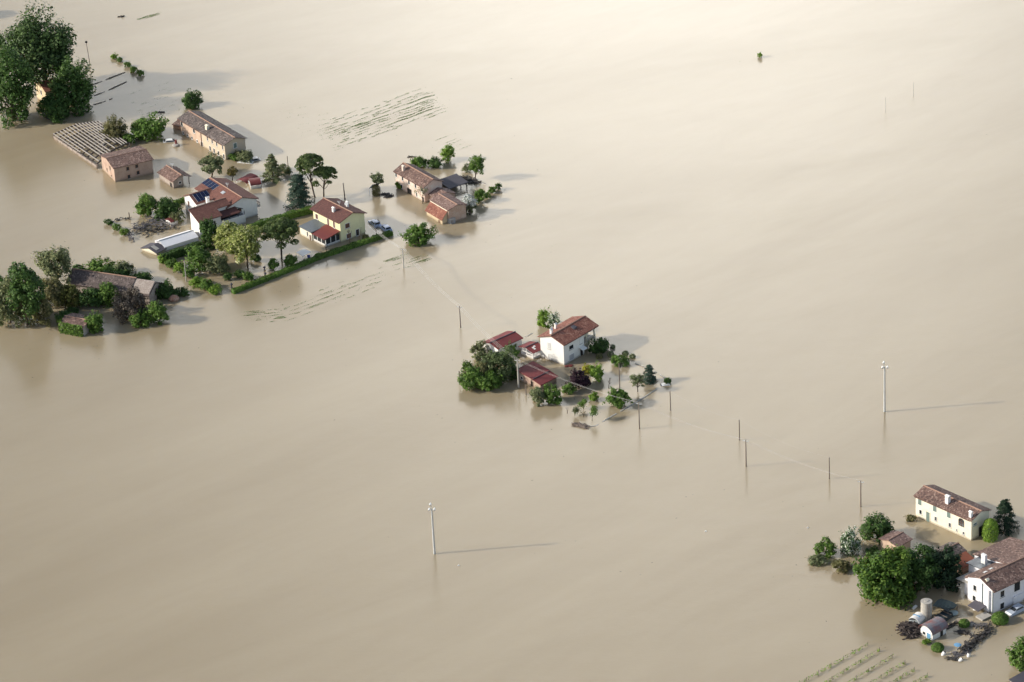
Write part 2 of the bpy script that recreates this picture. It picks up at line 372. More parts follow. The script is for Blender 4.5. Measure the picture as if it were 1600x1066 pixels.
def window(parent, fr, face, at, u, z, w_=0.9, h=1.3, fmat=WHITEP, pmat=GLASS, shut=None, sill=True, name='window'):
    x0 = y0 = at; m_ = MB(); b = 0.09
    for (a0, a1, c0, c1) in ((u - w_ / 2 - b, u - w_ / 2, z - b, z + h + b), (u + w_ / 2, u + w_ / 2 + b, z - b, z + h + b),
                             (u - w_ / 2, u + w_ / 2, z + h, z + h + b), (u - w_ / 2, u + w_ / 2, z - b, z)):
        face_box(m_, fr, face, x0, y0, a0, a1, c0, c1, 0.0, 0.06)
    o = m_.build(name, fmat, parent)
    p = MB(); face_box(p, fr, face, x0, y0, u - w_ / 2, u + w_ / 2, z, z + h, 0.0, 0.025); p.build('pane', pmat, o)
    if sill:
        s = MB(); face_box(s, fr, face, x0, y0, u - w_ / 2 - 0.15, u + w_ / 2 + 0.15, z - b - 0.07, z - b - 0.003, 0.0, 0.16); s.build('sill', CONC, o)
    if shut:
        for sg in (-1, 1):
            s = MB(); c0 = u + sg * (w_ / 2 + b + 0.004); c1 = u + sg * (w_ / 2 + b + 0.004 + w_ * 0.5)
            face_box(s, fr, face, x0, y0, min(c0, c1), max(c0, c1), z - 0.02, z + h + 0.02, 0.002, 0.07); s.build('shutter', shut, o)
    return o
def door(parent, fr, face, at, u, z0, w_, z1, mt=BROWN, fmat=WHITEP):
    m_ = MB(); face_box(m_, fr, face, at, at, u - w_ / 2, u + w_ / 2, z0, z1, 0.0, 0.05); o = m_.build('door', mt, parent)
    f = MB()
    for a0, a1, c0, c1 in ((u - w_ / 2 - .1, u - w_ / 2, z0, z1 + .1), (u + w_ / 2, u + w_ / 2 + .1, z0, z1 + .1), (u - w_ / 2, u + w_ / 2, z1, z1 + .1)):
        face_box(f, fr, face, at, at, a0, a1, c0, c1, 0.0, 0.08)
    f.build('door_frame', fmat, o); return o
def chimney(rf, fr, x, y, z0, z1, w_=0.6, mt=WHITE, capm=TILE_OLD):
    m_ = MB(); m_.box(fr, x - w_ / 2, x + w_ / 2, y - w_ / 2, y + w_ / 2, z0, z1)
    for sx in (-1, 1):
        for sy in (-1, 1): m_.box(fr, x + sx * w_ * .38 - .06, x + sx * w_ * .38 + .06, y + sy * w_ * .38 - .06, y + sy * w_ * .38 + .06, z1, z1 + .25)
    k = w_ / 2 + 0.1; zt = z1 + .25
    m_.prism([fr.pt(x - k, y - k, zt), fr.pt(x - k, y + k, zt), fr.pt(x - k, y, zt + .25)], [fr.pt(x + k, y - k, zt), fr.pt(x + k, y + k, zt), fr.pt(x + k, y, zt + .25)])
    return m_.build('chimney', mt, rf)
def aerial(rf, p, h=2.0):
    m_ = MB(); m_.tube([p, Vector(p) + Vector((0, 0, h))], 0.045, 5)
    for k in range(4): m_.beam(Vector(p) + Vector((-.5 + k * .08, .1 * k, h - .15 * k)), Vector(p) + Vector((.5 - k * .08, -.1 * k, h - .15 * k)), .04, .04)
    return m_.build('aerial', GALV, rf)
def slopez(h, rise, y0, y1, y, t=0.16):
    ym = (y0 + y1) / 2; return h + rise * (1 - abs(y - ym) / (ym - y0)) + t

# ------------------------------------------------------------------ foliage
def rng_of(*k): return np.random.default_rng(abs(hash(tuple(int(round(float(x) * 10)) for x in k))) % (2 ** 32))
def leaf_mesh(P_, Nn, s, rg, aspect=0.62):
    """diamond leaf tufts at P_, facing roughly along Nn, half-length s each"""
    n = len(P_); Nn = Nn / (np.linalg.norm(Nn, axis=1, keepdims=True) + 1e-9)
    r = rg.normal(size=(n, 3)); t1 = np.cross(Nn, r); t1 /= (np.linalg.norm(t1, axis=1, keepdims=True) + 1e-9); t2 = np.cross(Nn, t1)
    s = s[:, None]; a = aspect * rg.uniform(0.7, 1.2, (n, 1))
    fold = Nn * s * 0.22
    V = np.stack([P_ - t1 * s, P_ + t2 * s * a + fold, P_ + t1 * s, P_ - t2 * s * a + fold], 1).reshape(-1, 3)
    return V
def quads_object(name, V, mt, parent, loc, box=None):
    V = V - np.array(loc)[None, :] if parent is not None or loc is not None else V
    n = len(V) // 4; extra = 0
    me = bpy.data.meshes.new(name); nv = len(V)
    if box is not None: V = np.concatenate([V, box[0] - np.array(loc)[None, :]]); extra = len(box[1])
    me.vertices.add(len(V)); me.vertices.foreach_set('co', V.astype(np.float32).ravel())
    nq = n + extra; me.loops.add(nq * 4); me.polygons.add(nq)
    idx = np.arange(n * 4, dtype=np.int32)
    if extra: idx = np.concatenate([idx, (np.array(box[1], dtype=np.int32) + nv).ravel()])
    me.loops.foreach_set('vertex_index', idx)
    me.polygons.foreach_set('loop_start', np.arange(nq, dtype=np.int32) * 4); me.polygons.foreach_set('loop_total', np.full(nq, 4, dtype=np.int32))
    me.update(calc_edges=True); me.materials.append(mt)
    ob = bpy.data.objects.new(name, me); COL.objects.link(ob)
    if parent is not None: ob.parent = parent
    else: ob.location = loc
    return ob
def sphere_dirs(n, rg, zmin=-1.0):
    z = rg.uniform(zmin, 1, n); a = rg.uniform(0, 2 * np.pi, n); r = np.sqrt(1 - z * z)
    return np.stack([r * np.cos(a), r * np.sin(a), z], 1)

def crown(kind, c, R, H, rg, dens=1.0, ls=1.0):
    """leaf positions, normals, sizes and clump centres of a crown centred on c, radius R, half height H"""
    c = np.array(c, float); s0 = min(0.46, max(0.17, 0.05 * R + 0.10)) * ls
    area = 4 * np.pi * (((R * R) ** 1.6 + 2 * (R * H) ** 1.6) / 3) ** (1 / 1.6)
    Nl = int(min(22000, max(260, dens * 2.2 * area / (1.2 * s0 * s0))))
    if kind in ('round', 'bush', 'sparse', 'loose', 'ball'):
        ncl = int(np.clip(18 + R * H * 2.2, 24, 120)) if kind != 'sparse' else int(np.clip(14 + R * 5, 16, 50))
        d = sphere_dirs(ncl, rg, -0.75 if kind != 'bush' else -0.25)
        lump = {'round': (0.58, 0.92), 'bush': (0.58, 0.9), 'sparse': (0.35, 1.0), 'loose': (0.45, 0.95), 'ball': (0.82, 0.88)}[kind]
        rad = rg.uniform(*lump, ncl); cr = R * {'round': 0.25, 'bush': 0.27, 'sparse': 0.2, 'loose': 0.22, 'ball': 0.17}[kind] * rg.uniform(0.6, 1.35, ncl)
        Cc = d * rad[:, None] * np.array([R, R, H]) * np.array([1, 1, 1])
        k = rg.integers(0, ncl, Nl); ld = sphere_dirs(Nl, rg); fill = rg.uniform(0.35, 1.05, Nl) ** 0.6
        crk = np.minimum(cr, max(H, 0.3) * 0.55)
        Pp = Cc[k] + ld * (crk[k] * fill)[:, None]
        if kind == 'ball':
            dd = sphere_dirs(Nl, rg); Pp = dd * np.array([R, R, H]) * rg.uniform(0.9, 1.0, (Nl, 1)); ld = dd
        ph = rg.uniform(0, 6.28, 6)
        if kind in ('round', 'bush', 'loose', 'sparse'):   # side shoots that break the outline
            ns = int(Nl * {'round': 0.14, 'bush': 0.2, 'loose': 0.3, 'sparse': 0.25}[kind]); nsh = int(14 + R * 9)
            sd_ = sphere_dirs(nsh, rg, -0.15); q = rg.integers(0, nsh, ns); ln = rg.uniform(1.0, 1.18, nsh) if R < 4 else rg.uniform(0.93, 1.03, nsh); f = rg.uniform(0.55, 1, ns)
            Pp[-ns:] = sd_[q] * (ln[q] * f)[:, None] * np.array([R, R, H]) + rg.normal(size=(ns, 3)) * (0.045 * R * (1 if R < 5 else .7) + 0.03); ld[-ns:] = sd_[q]
        if kind != 'ball':                                  # no crown is a true ellipsoid
            un = Pp / np.array([R, R, H]); am = 0.12 if R < 4 else 0.17; w1 = 1 + am * np.sin(2.3 * un[:, 0] + ph[0]) * np.cos(2.0 * un[:, 1] + ph[1]) + 0.85 * am * np.sin(4.2 * un[:, 2] + 3 * un[:, 0] + ph[2])
            Pp = Pp * w1[:, None]
        nin = int(Nl * (0.12 if kind in ('round', 'bush') else 0.05))
        di = sphere_dirs(nin, rg); Pp[:nin] = di * (rg.uniform(0.2, 0.75, nin)[:, None]) * np.array([R, R, H])
        Nn = ld * 0.8 + np.array([0, 0, 0.45]) + rg.normal(size=(Nl, 3)) * 0.35
        return Pp + c, Nn, s0 * rg.uniform(0.6, 1.25, Nl), Cc + c
    if kind == 'pine':                      # umbrella pine: a flat-bottomed cap of needle clouds
        ncl = int(np.clip(22 + R * 9, 26, 80)); Nl = int(Nl * 1.7); a = rg.uniform(0, 2 * np.pi, ncl); rr = np.sqrt(rg.uniform(0, 1, ncl)) * 0.86
        Cc = np.stack([rr * np.cos(a) * R, rr * np.sin(a) * R, (np.sqrt(np.clip(1 - rr * rr, 0, 1)) * 1.25 - 0.45) * H], 1)
        low = rg.uniform(0, 1, ncl) < 0.22; Cc[low, 2] -= H * rg.uniform(0.4, 0.9, low.sum())
        cr = R * 0.24 * rg.uniform(0.75, 1.25, ncl); k = rg.integers(0, ncl, Nl); ld = sphere_dirs(Nl, rg, -0.55)
        Pp = Cc[k] + ld * (cr[k] * rg.uniform(0.5, 1.05, Nl) ** 0.6)[:, None] * np.array([1, 1, 0.62])
        return Pp + c, ld + rg.normal(size=(Nl, 3)) * 0.3, s0 * 0.85 * rg.uniform(0.6, 1.2, Nl), Cc + c
    if kind in ('cone', 'cedar', 'spruce'): # whorls of drooping boughs
        nb = int(np.clip(30 + H * 12, 40, 150)); t = np.sort(rg.uniform(0, 0.97, nb)); a = np.arange(nb) * 2.4 + rg.uniform(0, .6, nb)
        pw = {'cone': 0.5, 'spruce': 0.9, 'cedar': 0.75}[kind]; Nl = int(Nl * 1.5); R = R * {'cone': 1.12, 'spruce': 1.7, 'cedar': 1.1}[kind]
        br = R * (1 - t) ** pw * rg.uniform(0.72 if kind != 'cedar' else 0.5, 1.05, nb) + 0.08 * R
        z0 = (-1 + 2 * t) * H; k = rg.integers(0, nb, Nl)
        f = rg.uniform(0.25, 1.0, Nl) ** (0.7); droop = {'cone': 0.12, 'spruce': 0.3, 'cedar': 0.02}[kind]
        wd = {'cone': 0.3, 'spruce': 0.2, 'cedar': 0.16}[kind] * R
        Pp = np.stack([np.cos(a[k]) * br[k] * f, np.sin(a[k]) * br[k] * f, z0[k] - droop * br[k] * f], 1)
        Pp += rg.normal(size=(Nl, 3)) * np.array([wd, wd, wd * 0.35]) * (0.45 + 0.55 * (1 - t[k]))[:, None] * 0.5
        Nn = np.stack([np.cos(a[k]), np.sin(a[k]), np.full(Nl, 0.9)], 1) + rg.normal(size=(Nl, 3)) * 0.4
        tips = np.stack([np.cos(a) * br * .7, np.sin(a) * br * .7, z0], 1)
        return Pp + c, Nn, s0 * 0.8 * rg.uniform(0.6, 1.2, Nl), tips[::4] + c
    if kind == 'column':
        d = sphere_dirs(Nl, rg); z = rg.uniform(-1, 1, Nl); rad = (1 - np.abs(z) ** 3.0) ** 0.5 * rg.uniform(0.82, 1.0, Nl)
        bumpy = 1 + 0.12 * np.sin(z * 9 + 3 * np.arctan2(d[:, 1], d[:, 0]))
        a = rg.uniform(0, 2 * np.pi, Nl); Pp = np.stack([np.cos(a) * rad * R * bumpy, np.sin(a) * rad * R * bumpy, z * H], 1)
        Nn = np.stack([np.cos(a), np.sin(a), np.full(Nl, .3)], 1) + rg.normal(size=(Nl, 3)) * 0.35
        return Pp + c, Nn, s0 * 0.85 * rg.uniform(0.6, 1.2, Nl), Pp[:6] + c
    if kind == 'palm':
        nf = 16; k = rg.integers(0, nf, Nl); a = np.arange(nf) * 2 * np.pi / nf * 1.0; f = rg.uniform(0.05, 1, Nl)
        lift = rg.uniform(0.2, 0.9, nf)
        Pp = np.stack([np.cos(a[k]) * R * f, np.sin(a[k]) * R * f, H * (lift[k] * np.sin(f * 2.6) * 1.2 - 0.5 * f)], 1)
        side = np.stack([-np.sin(a[k]), np.cos(a[k]), np.zeros(Nl)], 1)
        Pp += side * (rg.uniform(-1, 1, Nl) * R * 0.14)[:, None]
        return Pp + c, rg.normal(size=(Nl, 3)) + np.array([0, 0, 1.2]), s0 * rg.uniform(0.5, 1.1, Nl), Pp[:5] + c
    raise ValueError(kind)

def tree(label, kind, x0, y0, x1, y1, mt, by=None, bx=None, dens=1.0, ls=1.0, cat='tree', name=None, group=None, bark=BARK, tr=1.0, hz=None):
    """crown box in photo pixels gives where it stands and how big it is; by = where its trunk meets the water"""
    cx, cy = (x0 + x1) / 2, (y0 + y1) / 2; th = PITCH + math.atan((cy - 533) / FOC)
    s = SC(W(cx, cy)); R = (x1 - x0) / 2 / s; v = (y1 - y0) / 2 / s
    H = math.sqrt(max(v * v - (R * math.sin(th)) ** 2, (0.5 * R * math.cos(th)) ** 2)) / math.cos(th)
    if hz: H = hz
    if by is not None and bx is None and kind != 'pine' and by < y1 + 4.5: by = None      # foliage reaches the water
    if by is None:
        H *= 1.06; zc = H * (0.5 if kind in ('bush', 'ball') else 0.62); c = W(cx, cy, zc); base = Vector((c.x, c.y, 0))
    else:
        base = W(bx if bx is not None else cx + math.tan(math.radians(1.5 + (800 - cx) * 0.005)) * (by - cy), by)
        zc = max(zat(base, cy), H * 0.6); c = W(cx, cy, zc)
        # keep the crown over its trunk
        off = Vector((c.x - base.x, c.y - base.y)); 
        if off.length > R * 0.8: off = off.normalized() * R * 0.8
        c = Vector((base.x + off.x, base.y + off.y, zc))
    rg = rng_of(cx, cy, R)
    Pp, Nn, S, Cc = crown(kind, tuple(c), R, H * 0.97, rg, dens, ls)
    keep = Pp[:, 2] > -0.15; Pp, Nn, S = Pp[keep], Nn[keep], S[keep]
    nm = name or {'bush': 'bush', 'ball': 'clipped_bush', 'pine': 'umbrella_pine', 'cone': 'conifer', 'spruce': 'spruce_tree', 'cedar': 'cedar_tree', 'palm': 'palm_tree'}.get(kind, 'tree')
    root = thing(nm, label, cat, tuple(base), 0, group)
    quads_object('crown', leaf_mesh(Pp, Nn, S, rg), mt, root, tuple(base))
    t = MB(); r0 = (0.06 + 0.035 * R) * tr; top = c + Vector((0, 0, H * (0.9 if kind in ('cone', 'spruce', 'cedar') else 0.1)))
    mid = base.lerp(c, 0.55) + Vector((rg.uniform(-.1, .1) * R, rg.uniform(-.1, .1) * R, 0))
    if kind in ('cone', 'spruce', 'cedar', 'column'): mid = base.lerp(top, .5)
    t.tube([base - Vector((0, 0, .8)), base, mid, top], [r0 * 1.25, r0 * 1.1, r0 * .85, r0 * .3], 7)
    nl = min(len(Cc), 12 if kind in ('pine', 'sparse', 'loose') else 7)
    for i in range(nl):
        q = Vector(Cc[i * len(Cc) // nl]); st = base.lerp(c, 0.35 + 0.35 * (i % 3) / 2) if c.z > 1.2 else base
        if q.z < 0.2: continue
        t.tube([st, st.lerp(q, .5) + Vector((0, 0, -.06 * R if kind != 'pine' else -.12 * R)), q], [r0 * .5, r0 * .32, r0 * .12], 5)
    t.build('trunk', bark, root, smooth=True, fix=False)
    return root

def bare_tree(label, bx, by, topy, spread, mt=BARK, leaves=None, cat='tree', name='bare_tree', group=None, n=3):
    base = W(bx, by); Ht = zat(base, topy); rg = random.Random(int(bx * 7 + by)); root = thing(name, label, cat, tuple(base), 0, group); m_ = MB(); tips = []
    R = spread / 2 / SC(base)
    def grow(p, d, l, r, k):
        q = p + d * l; m_.tube([p, p.lerp(q, .5) + Vector((rg.uniform(-1, 1), rg.uniform(-1, 1), 0)) * l * .05, q], [r, r * .85, r * .65], 5, cap=False); tips.append(q)
        if k == 0: return
        for _ in range(n):
            nd = (d + Vector((rg.uniform(-1, 1), rg.uniform(-1, 1), rg.uniform(-.1, .6))) * .75).normalized(); grow(q, nd, l * rg.uniform(.55, .8), r * .6, k - 1)
    grow(base - Vector((0, 0, .5)), Vector((0, 0, 1)), Ht * .45 + .5, 0.1 + Ht * .012, 3)
    m_.v = [tuple(Vector((base.x + (x - base.x) * min(1.4, R / max(Ht * .45, .1)), base.y + (y - base.y) * min(1.4, R / max(Ht * .45, .1)), z))) for x, y, z in m_.v]
    m_.build('trunk' if leaves else 'branches', mt, root, smooth=True, fix=False)
    if leaves:
        T = np.array([tuple(q) for q in tips[5:]]); g_ = rng_of(bx, by, 3); k = g_.integers(0, len(T), 420); Pp = T[k] + g_.normal(size=(420, 3)) * .3
        quads_object('crown', leaf_mesh(Pp, g_.normal(size=(420, 3)), g_.uniform(.1, .2, 420), g_), leaves, root, tuple(base))
    return root

def hedge(label, pts, wd, h, mt, name='hedge', cat='hedge', rough=0.12, group=None, dens=1.0, ls=0.2):
    """clipped hedge: leaves packed over a solid inner body along the run"""
    Q = [W(*p) for p in pts]; V = []; B = []; F = []; rg = rng_of(Q[0].x, Q[0].y, h); loc = tuple(Q[0])
    for a, b in zip(Q[:-1], Q[1:]):
        d = (b - a); L = d.length; d /= L; u = Vector((-d.y, d.x, 0)); hh = h
        n = int(L * (wd + 2 * hh) / (1.2 * ls * ls) * 1.6 * dens); s = rg.uniform(0, L, n); t = rg.uniform(0, wd + 2 * hh, n)
        off = np.where(t < hh, -wd / 2, np.where(t > hh + wd, wd / 2, t - hh - wd / 2)); z = np.where(t < hh, t, np.where(t > hh + wd, wd + 2 * hh - t, hh))
        wob = 1 + rough * np.sin(s * 1.3 + 2) * rg.uniform(.5, 1, n)
        Pp = np.array(tuple(a))[None] + np.array(tuple(d))[None] * s[:, None] + np.array(tuple(u))[None] * (off * wob)[:, None]; Pp[:, 2] = z * wob + rg.normal(size=n) * .05
        Nn = np.array(tuple(u))[None] * np.where(t < hh, -1, np.where(t > hh + wd, 1, 0))[:, None] + np.array([0, 0, 1.])[None] * np.where((t < hh) | (t > hh + wd), .25, 1)[:, None]
        V.append(leaf_mesh(Pp, Nn + rg.normal(size=(n, 3)) * .35, ls * rg.uniform(.6, 1.2, n), rg))
        k = len(B) ; i0 = 8 * (len(F) // 6)
        for zz_ in (-.6, hh * .88):
            for (e, sgn) in ((a, -1), (b, -1), (b, 1), (a, 1)): B.append(tuple(e + u * sgn * wd * .42 + Vector((0, 0, zz_))))
        F += [tuple(i0 + i for i in f) for f in ((0, 3, 2, 1), (4, 5, 6, 7), (0, 1, 5, 4), (1, 2, 6, 5), (2, 3, 7, 6), (3, 0, 4, 7))]
    o = quads_object(name, np.concatenate(V), mt, None, loc, (np.array(B), F)); return tag(o, label, cat, group)
# ------------------------------------------------------------------ the flood water: one sheet to the horizon
def water():
    mt, t, b, o = newmat('muddy_flood_water')
    v = mapped(t, (1, 1, 1))
    def flow(scale, sx, sy, rot, det=5.0, dist=1.2):
        c_ = t.nodes.new('ShaderNodeTexCoord'); mm = t.nodes.new('ShaderNodeMapping'); mm.vector_type = 'TEXTURE'; mm.inputs['Rotation'].default_value = (0, 0, math.radians(rot))
        mm.inputs['Scale'].default_value = (1 / sx, 1 / sy, 1); t.links.new(c_.outputs['Object'], mm.inputs[0])
        n_ = noise(t, scale, det, mm.outputs[0], 0.6); n_.inputs['Distortion'].default_value = dist; return n_.outputs[0]
    # silt carried in long plumes along the current, with finer streaks inside
    f1 = ramp(t, flow(0.0045, 0.5, 1.2, 42, 5, 2.6), [(0.36, (0, 0, 0)), (0.66, (1, 1, 1))]); f2 = ramp(t, flow(0.02, 0.4, 1.4, 30, 5, 2.2), [(0.42, (0, 0, 0)), (0.68, (1, 1, 1))]); f3 = ramp(t, flow(0.09, 0.35, 1.4, 30, 4, 2.0), [(0.45, (0, 0, 0)), (0.7, (1, 1, 1))])
    c = mixc(t, f1, (0.31, 0.252, 0.163), (0.36, 0.30, 0.203))
    c = mixc(t, math_('MULTIPLY', f2, 0.3, tree=t), c, (0.385, 0.325, 0.225)); c = mixc(t, math_('MULTIPLY', f3, 0.12, tree=t), c, (0.29, 0.235, 0.155))
    wind = ramp(t, flow(0.012, 0.6, 1.8, 5, 4, .8), [(0.4, (0.16,) * 3), (0.65, (0.26,) * 3)])
    t.links.new(c, b.inputs['Base Color']); b.inputs['IOR'].default_value = 1.33
    t.links.new(wind, b.inputs['Roughness'])
    b.inputs['Subsurface Weight'].default_value = 1.0; b.inputs['Subsurface Radius'].default_value = (1.0, 0.85, 0.6); b.inputs['Subsurface Scale'].default_value = 0.14
    r1 = noise(t, 1.1, 3, mapped(t, (0.8, 1.5, 1)), 0.6); r2 = noise(t, 0.12, 3, mapped(t, (0.6, 1.4, 1)), 0.6)
    hh = math_('ADD', math_('MULTIPLY', r1.outputs[0], 0.16, tree=t), math_('MULTIPLY', r2.outputs[0], 0.5, tree=t), tree=t)
    bump(t, b, hh, 0.25, 0.3)
    m_ = MB(); s = 14000.0
    m_.poly([(-s, -s, 0), (s, -s, 0), (s, s, 0), (-s, s, 0)], [(0, 1, 2, 3)]); ob = m_.build('water', mt, fix=False)
    tag(ob, 'wide sheet of pale brown muddy flood water covering the fields', kind='structure')
water()

Zf = lambda ox, oy, s: (lambda x, y, z=0.0: (ox + x / s, oy + y / s, z))
def hz(base, py): return zat(W(*base[:2]), py)

# ------------------------------------------------------------------ pale yellow two-storey house
z = Zf(400, 230, 5.921)
A = z(790, 880); h = zat(W(*A[:2]), z(770, 697)[1]) + 0.15
fr = FR(A, z(515, 560, h), z(1030, 805)); fr.L -= 0.5
Lh, Wh = fr.L, fr.Wd; rise = zat(fr.pt(0, Wh / 2), z(895, 600)[1]) - h - 0.16
hs = thing('yellow_house', 'pale yellow two-storey house with dark brown gable roof and red-roofed porch', 'house', fr.o, fr.rz)
walls(hs, fr, 0, Lh, 0, Wh, h, rise, YELLOW)
rf = roof(hs, fr, 0, Lh, 0, Wh, h, rise, TILE_DK, 0.6, 0.5); gutter(rf, fr, -.4, Lh + .4, -.72, h - .1)
for u, zz_ in ((2.5, 3.0), (4.9, 2.9), (9.6, 3.0)): window(hs, fr, 'a', 0, u, zz_, 1.0 if u > 9 else .7, 1.3 if u > 9 else 1.7, pmat=BROWN)
window(hs, fr, 'g', 0, 2.1, 3.1, 1.3, 1.2, pmat=BROWN); window(hs, fr, 'g', 0, 2.3, .35, 1.3, 1.2, pmat=BROWN); window(hs, fr, 'g', 0, 4.9, .2, .9, 1.6)
chimney(rf, fr, 4.6, 1.6, slopez(h, rise, 0, Wh, 1.6) - .2, h + rise * .37 + 1.0)
chimney(rf, fr, 4.4, 5.6, slopez(h, rise, 0, Wh, 5.6) - .2, h + rise + .5, .5)
ds = MB(); dc = fr.pt(3.9, 5.0, h + rise + .6); ds.tube([dc - Vector((0, 0, .8)), dc], .05, 5)
dd_ = Vector((-.1, -.9, .45)).normalized()
ds.tube([dc, dc + dd_ * .12, dc + dd_ * .2], [.15, .4, .45], 12); ds.build('satellite_dish', WHITEP, rf)
aerial(rf, fr.pt(5.0, Wh / 2, h + rise + .1), 1.3)
# annex: grey flat roof on the far part, red lean-to over a glazed porch on the near part
walls(hs, fr, 5.6, 10.4, -4.6, -0.004, 2.2, 0, CREAM, h2=2.6); roof(hs, fr, 5.6, 10.4, -4.6, -.02, 2.2, 0, GREYMET, .25, .2, h2=2.6, name='flat_roof')
walls(hs, fr, .4, 5.59, -4.3, -.004, .55, 0, WHITE, name='porch_wall', h2=.56)
roof(hs, fr, .4, 5.5, -4.4, -.02, 2.0, 0, REDTRIM, .3, .25, h2=2.75, name='porch_roof', cap=None)
pm = MB()
for x in (.45, 2.1, 3.8, 5.4): pm.box(fr, x - .08, x + .08, -4.3, -4.14, .57, 1.95)
for y in (-2.8, -1.3): pm.box(fr, .42, .58, y, y + .14, .57, 2.2)
pm.build('post', WHITEP, hs); pg = MB(); pg.box(fr, .6, 5.3, -4.2, -4.16, .57, 1.93); pg.box(fr, .5, .54, -4.1, -.1, .57, 2.0); pg.build('glazing', GLASS, hs)
window(hs, fr, 'a', -4.6, 7.4, .7, .5, 1.1); door(hs, fr, 'a', -4.6, 6.2, -.8, .7, 1.4)

# ------------------------------------------------------------------ white house with solar panels
z = Zf(280, 265, 8.886)
A = z(690, 770); C = z(1090, 630); h = zat(W(*C[:2]), z(1100, 400)[1])
fr = FR((C[0], C[1], 0), (C[0] - 43.2, C[1] - 27, 0), (354.2, 351.5, 0)); # origin at the right-hand near corner; y runs to the front left
Wm = fr.loc(*z(665, 525, h))[1]; Lm = fr.loc(*z(480, 120, h + 1.3))[0]
rise = zat(fr.pt(0, Wm / 2), z(865, 380)[1]) - h - .16
hs = thing('white_house', 'white rambling house with brown-red roofs and two solar arrays beside tall hedge', 'house', fr.o, fr.rz)
walls(hs, fr, 0, Lm, 0, Wm, h, rise, WHITE)
rf = roof(hs, fr, 0, Lm, 0, Wm, h, rise, TILE_NEW, .5, .45); gutter(rf, fr, 0, Lm, -.58, h - .1)
window(hs, fr, 'g', 0, fr.loc(*z(815, 560, 2.6))[1], 2.2, 1.2, 1.1, pmat=BROWN)
bal = MB(); bal.box(fr, .6, 4.5, -1.3, -.004, 1.7, 1.85); bal.build('balcony_floor', CONC, hs)
br = MB()
for k in range(9): br.box(fr, .7 + k * .45, .76 + k * .45, -1.28, -1.22, 1.86, 2.7)
br.box(fr, .6, 4.5, -1.29, -1.21, 2.7, 2.77); br.build('balcony_railing', BROWN, hs)
def panel(pa, sf, x0, x1, y0, y1, nx, ny, h_, rise_, Y0, Y1):
    m_ = MB(); g_ = .05; dx, dy = (x1 - x0) / nx, (y1 - y0) / ny
    for i in range(nx):
        for j in range(ny):
            q = []
            for e in (.03, .09):
                for x, y in ((x0 + i * dx + g_, y0 + j * dy + g_), (x0 + (i + 1) * dx - g_, y0 + j * dy + g_), (x0 + (i + 1) * dx - g_, y0 + (j + 1) * dy - g_), (x0 + i * dx + g_, y0 + (j + 1) * dy - g_)):
                    q.append(sf.pt(x, y, slopez(h_, rise_, Y0, Y1, y) + e))
            m_.hexa(q)
    o_ = m_.build('solar_panel', PV, pa)
    f_ = MB()
    for i in range(nx + 1):
        x = x0 + i * dx; f_.beam(sf.pt(x, y0, slopez(h_, rise_, Y0, Y1, y0) + .04), sf.pt(x, y1, slopez(h_, rise_, Y0, Y1, y1) + .04), .06, .05)
    f_.build('mounting_frame', GALV, o_)
xp = [fr.loc(*z(*q, h + rise * .6))[0] for q in ((450, 140), (610, 240))]
panel(rf, fr, min(xp) + .2, max(xp), Wm * .56, Wm * .56 + 2.0, 4, 2, h, rise, 0, Wm)
aerial(rf, fr.pt(Lm * .45, Wm / 2, h + rise + .1), 1.5)
cx_, cy_ = fr.loc(*z(610, 340, h + .7)); sk = MB()
sk.hexa([fr.pt(x, y, slopez(h, rise, 0, Wm, y) + e) for e in (.02, .12) for x, y in ((cx_ - .6, cy_ - .4), (cx_ + .6, cy_ - .4), (cx_ + .6, cy_ + .4), (cx_ - .6, cy_ + .4))]); sk.build('skylight', GALV, rf)
# near wing (single slope roof, high at the terrace side)
nb = z(295, 945); hl = zat(W(*nb[:2]), z(278, 728)[1]); x0, y2 = fr.loc(*nb); xb = fr.loc(*z(172, 868))[0]
if xb < x0 + 2: xb = x0 + 3.2
hh_ = zat(fr.pt(xb, y2), z(135, 562)[1])
sf = object.__new__(FR); sf.o = fr.pt(x0, y2); sf.ex = -fr.ey; sf.ey = fr.ex; Lw = y2 - fr.loc(344, 336, hl)[1]; Lz = y2 - Wm; yo = max(-x0, .5); sl_ = (hh_ - hl) / (xb - x0)
walls(hs, sf, 0, Lw, 0, xb - x0, hl, 0, WHITE, h2=hh_); walls(hs, sf, Lw + .003, Lz - .004, yo, xb - x0 - .02, hl + sl_ * yo, 0, WHITE, h2=hh_ - .02, name='link_wall'); roof(hs, sf, Lw + .31, Lz + .9, yo - .3, xb - x0, hl + sl_ * (yo - .3), 0, TILE_NEW, .0, .0, h2=hh_ + .003, name='link_roof')
r2 = roof(hs, sf, 0, Lw, 0, xb - x0, hl, 0, TILE_NEW, .4, .3, h2=hh_); gutter(r2, sf, 0, Lw, -.48, hl - .05)
c_ = MB(); c_.tube([sf.pt(-.3, xb - x0 + .1, hh_ + .2), sf.pt(Lz + .9, xb - x0 + .1, hh_ + .2)], .15, 6); c_.build('ridge_cap', RIDGE, r2)
window(hs, sf, 'a', 0, .9, 1.6, .5, 1.7, pmat=GLASS, sill=False); window(hs, sf, 'a', 0, 4.2, 1.7, .6, 1.5)
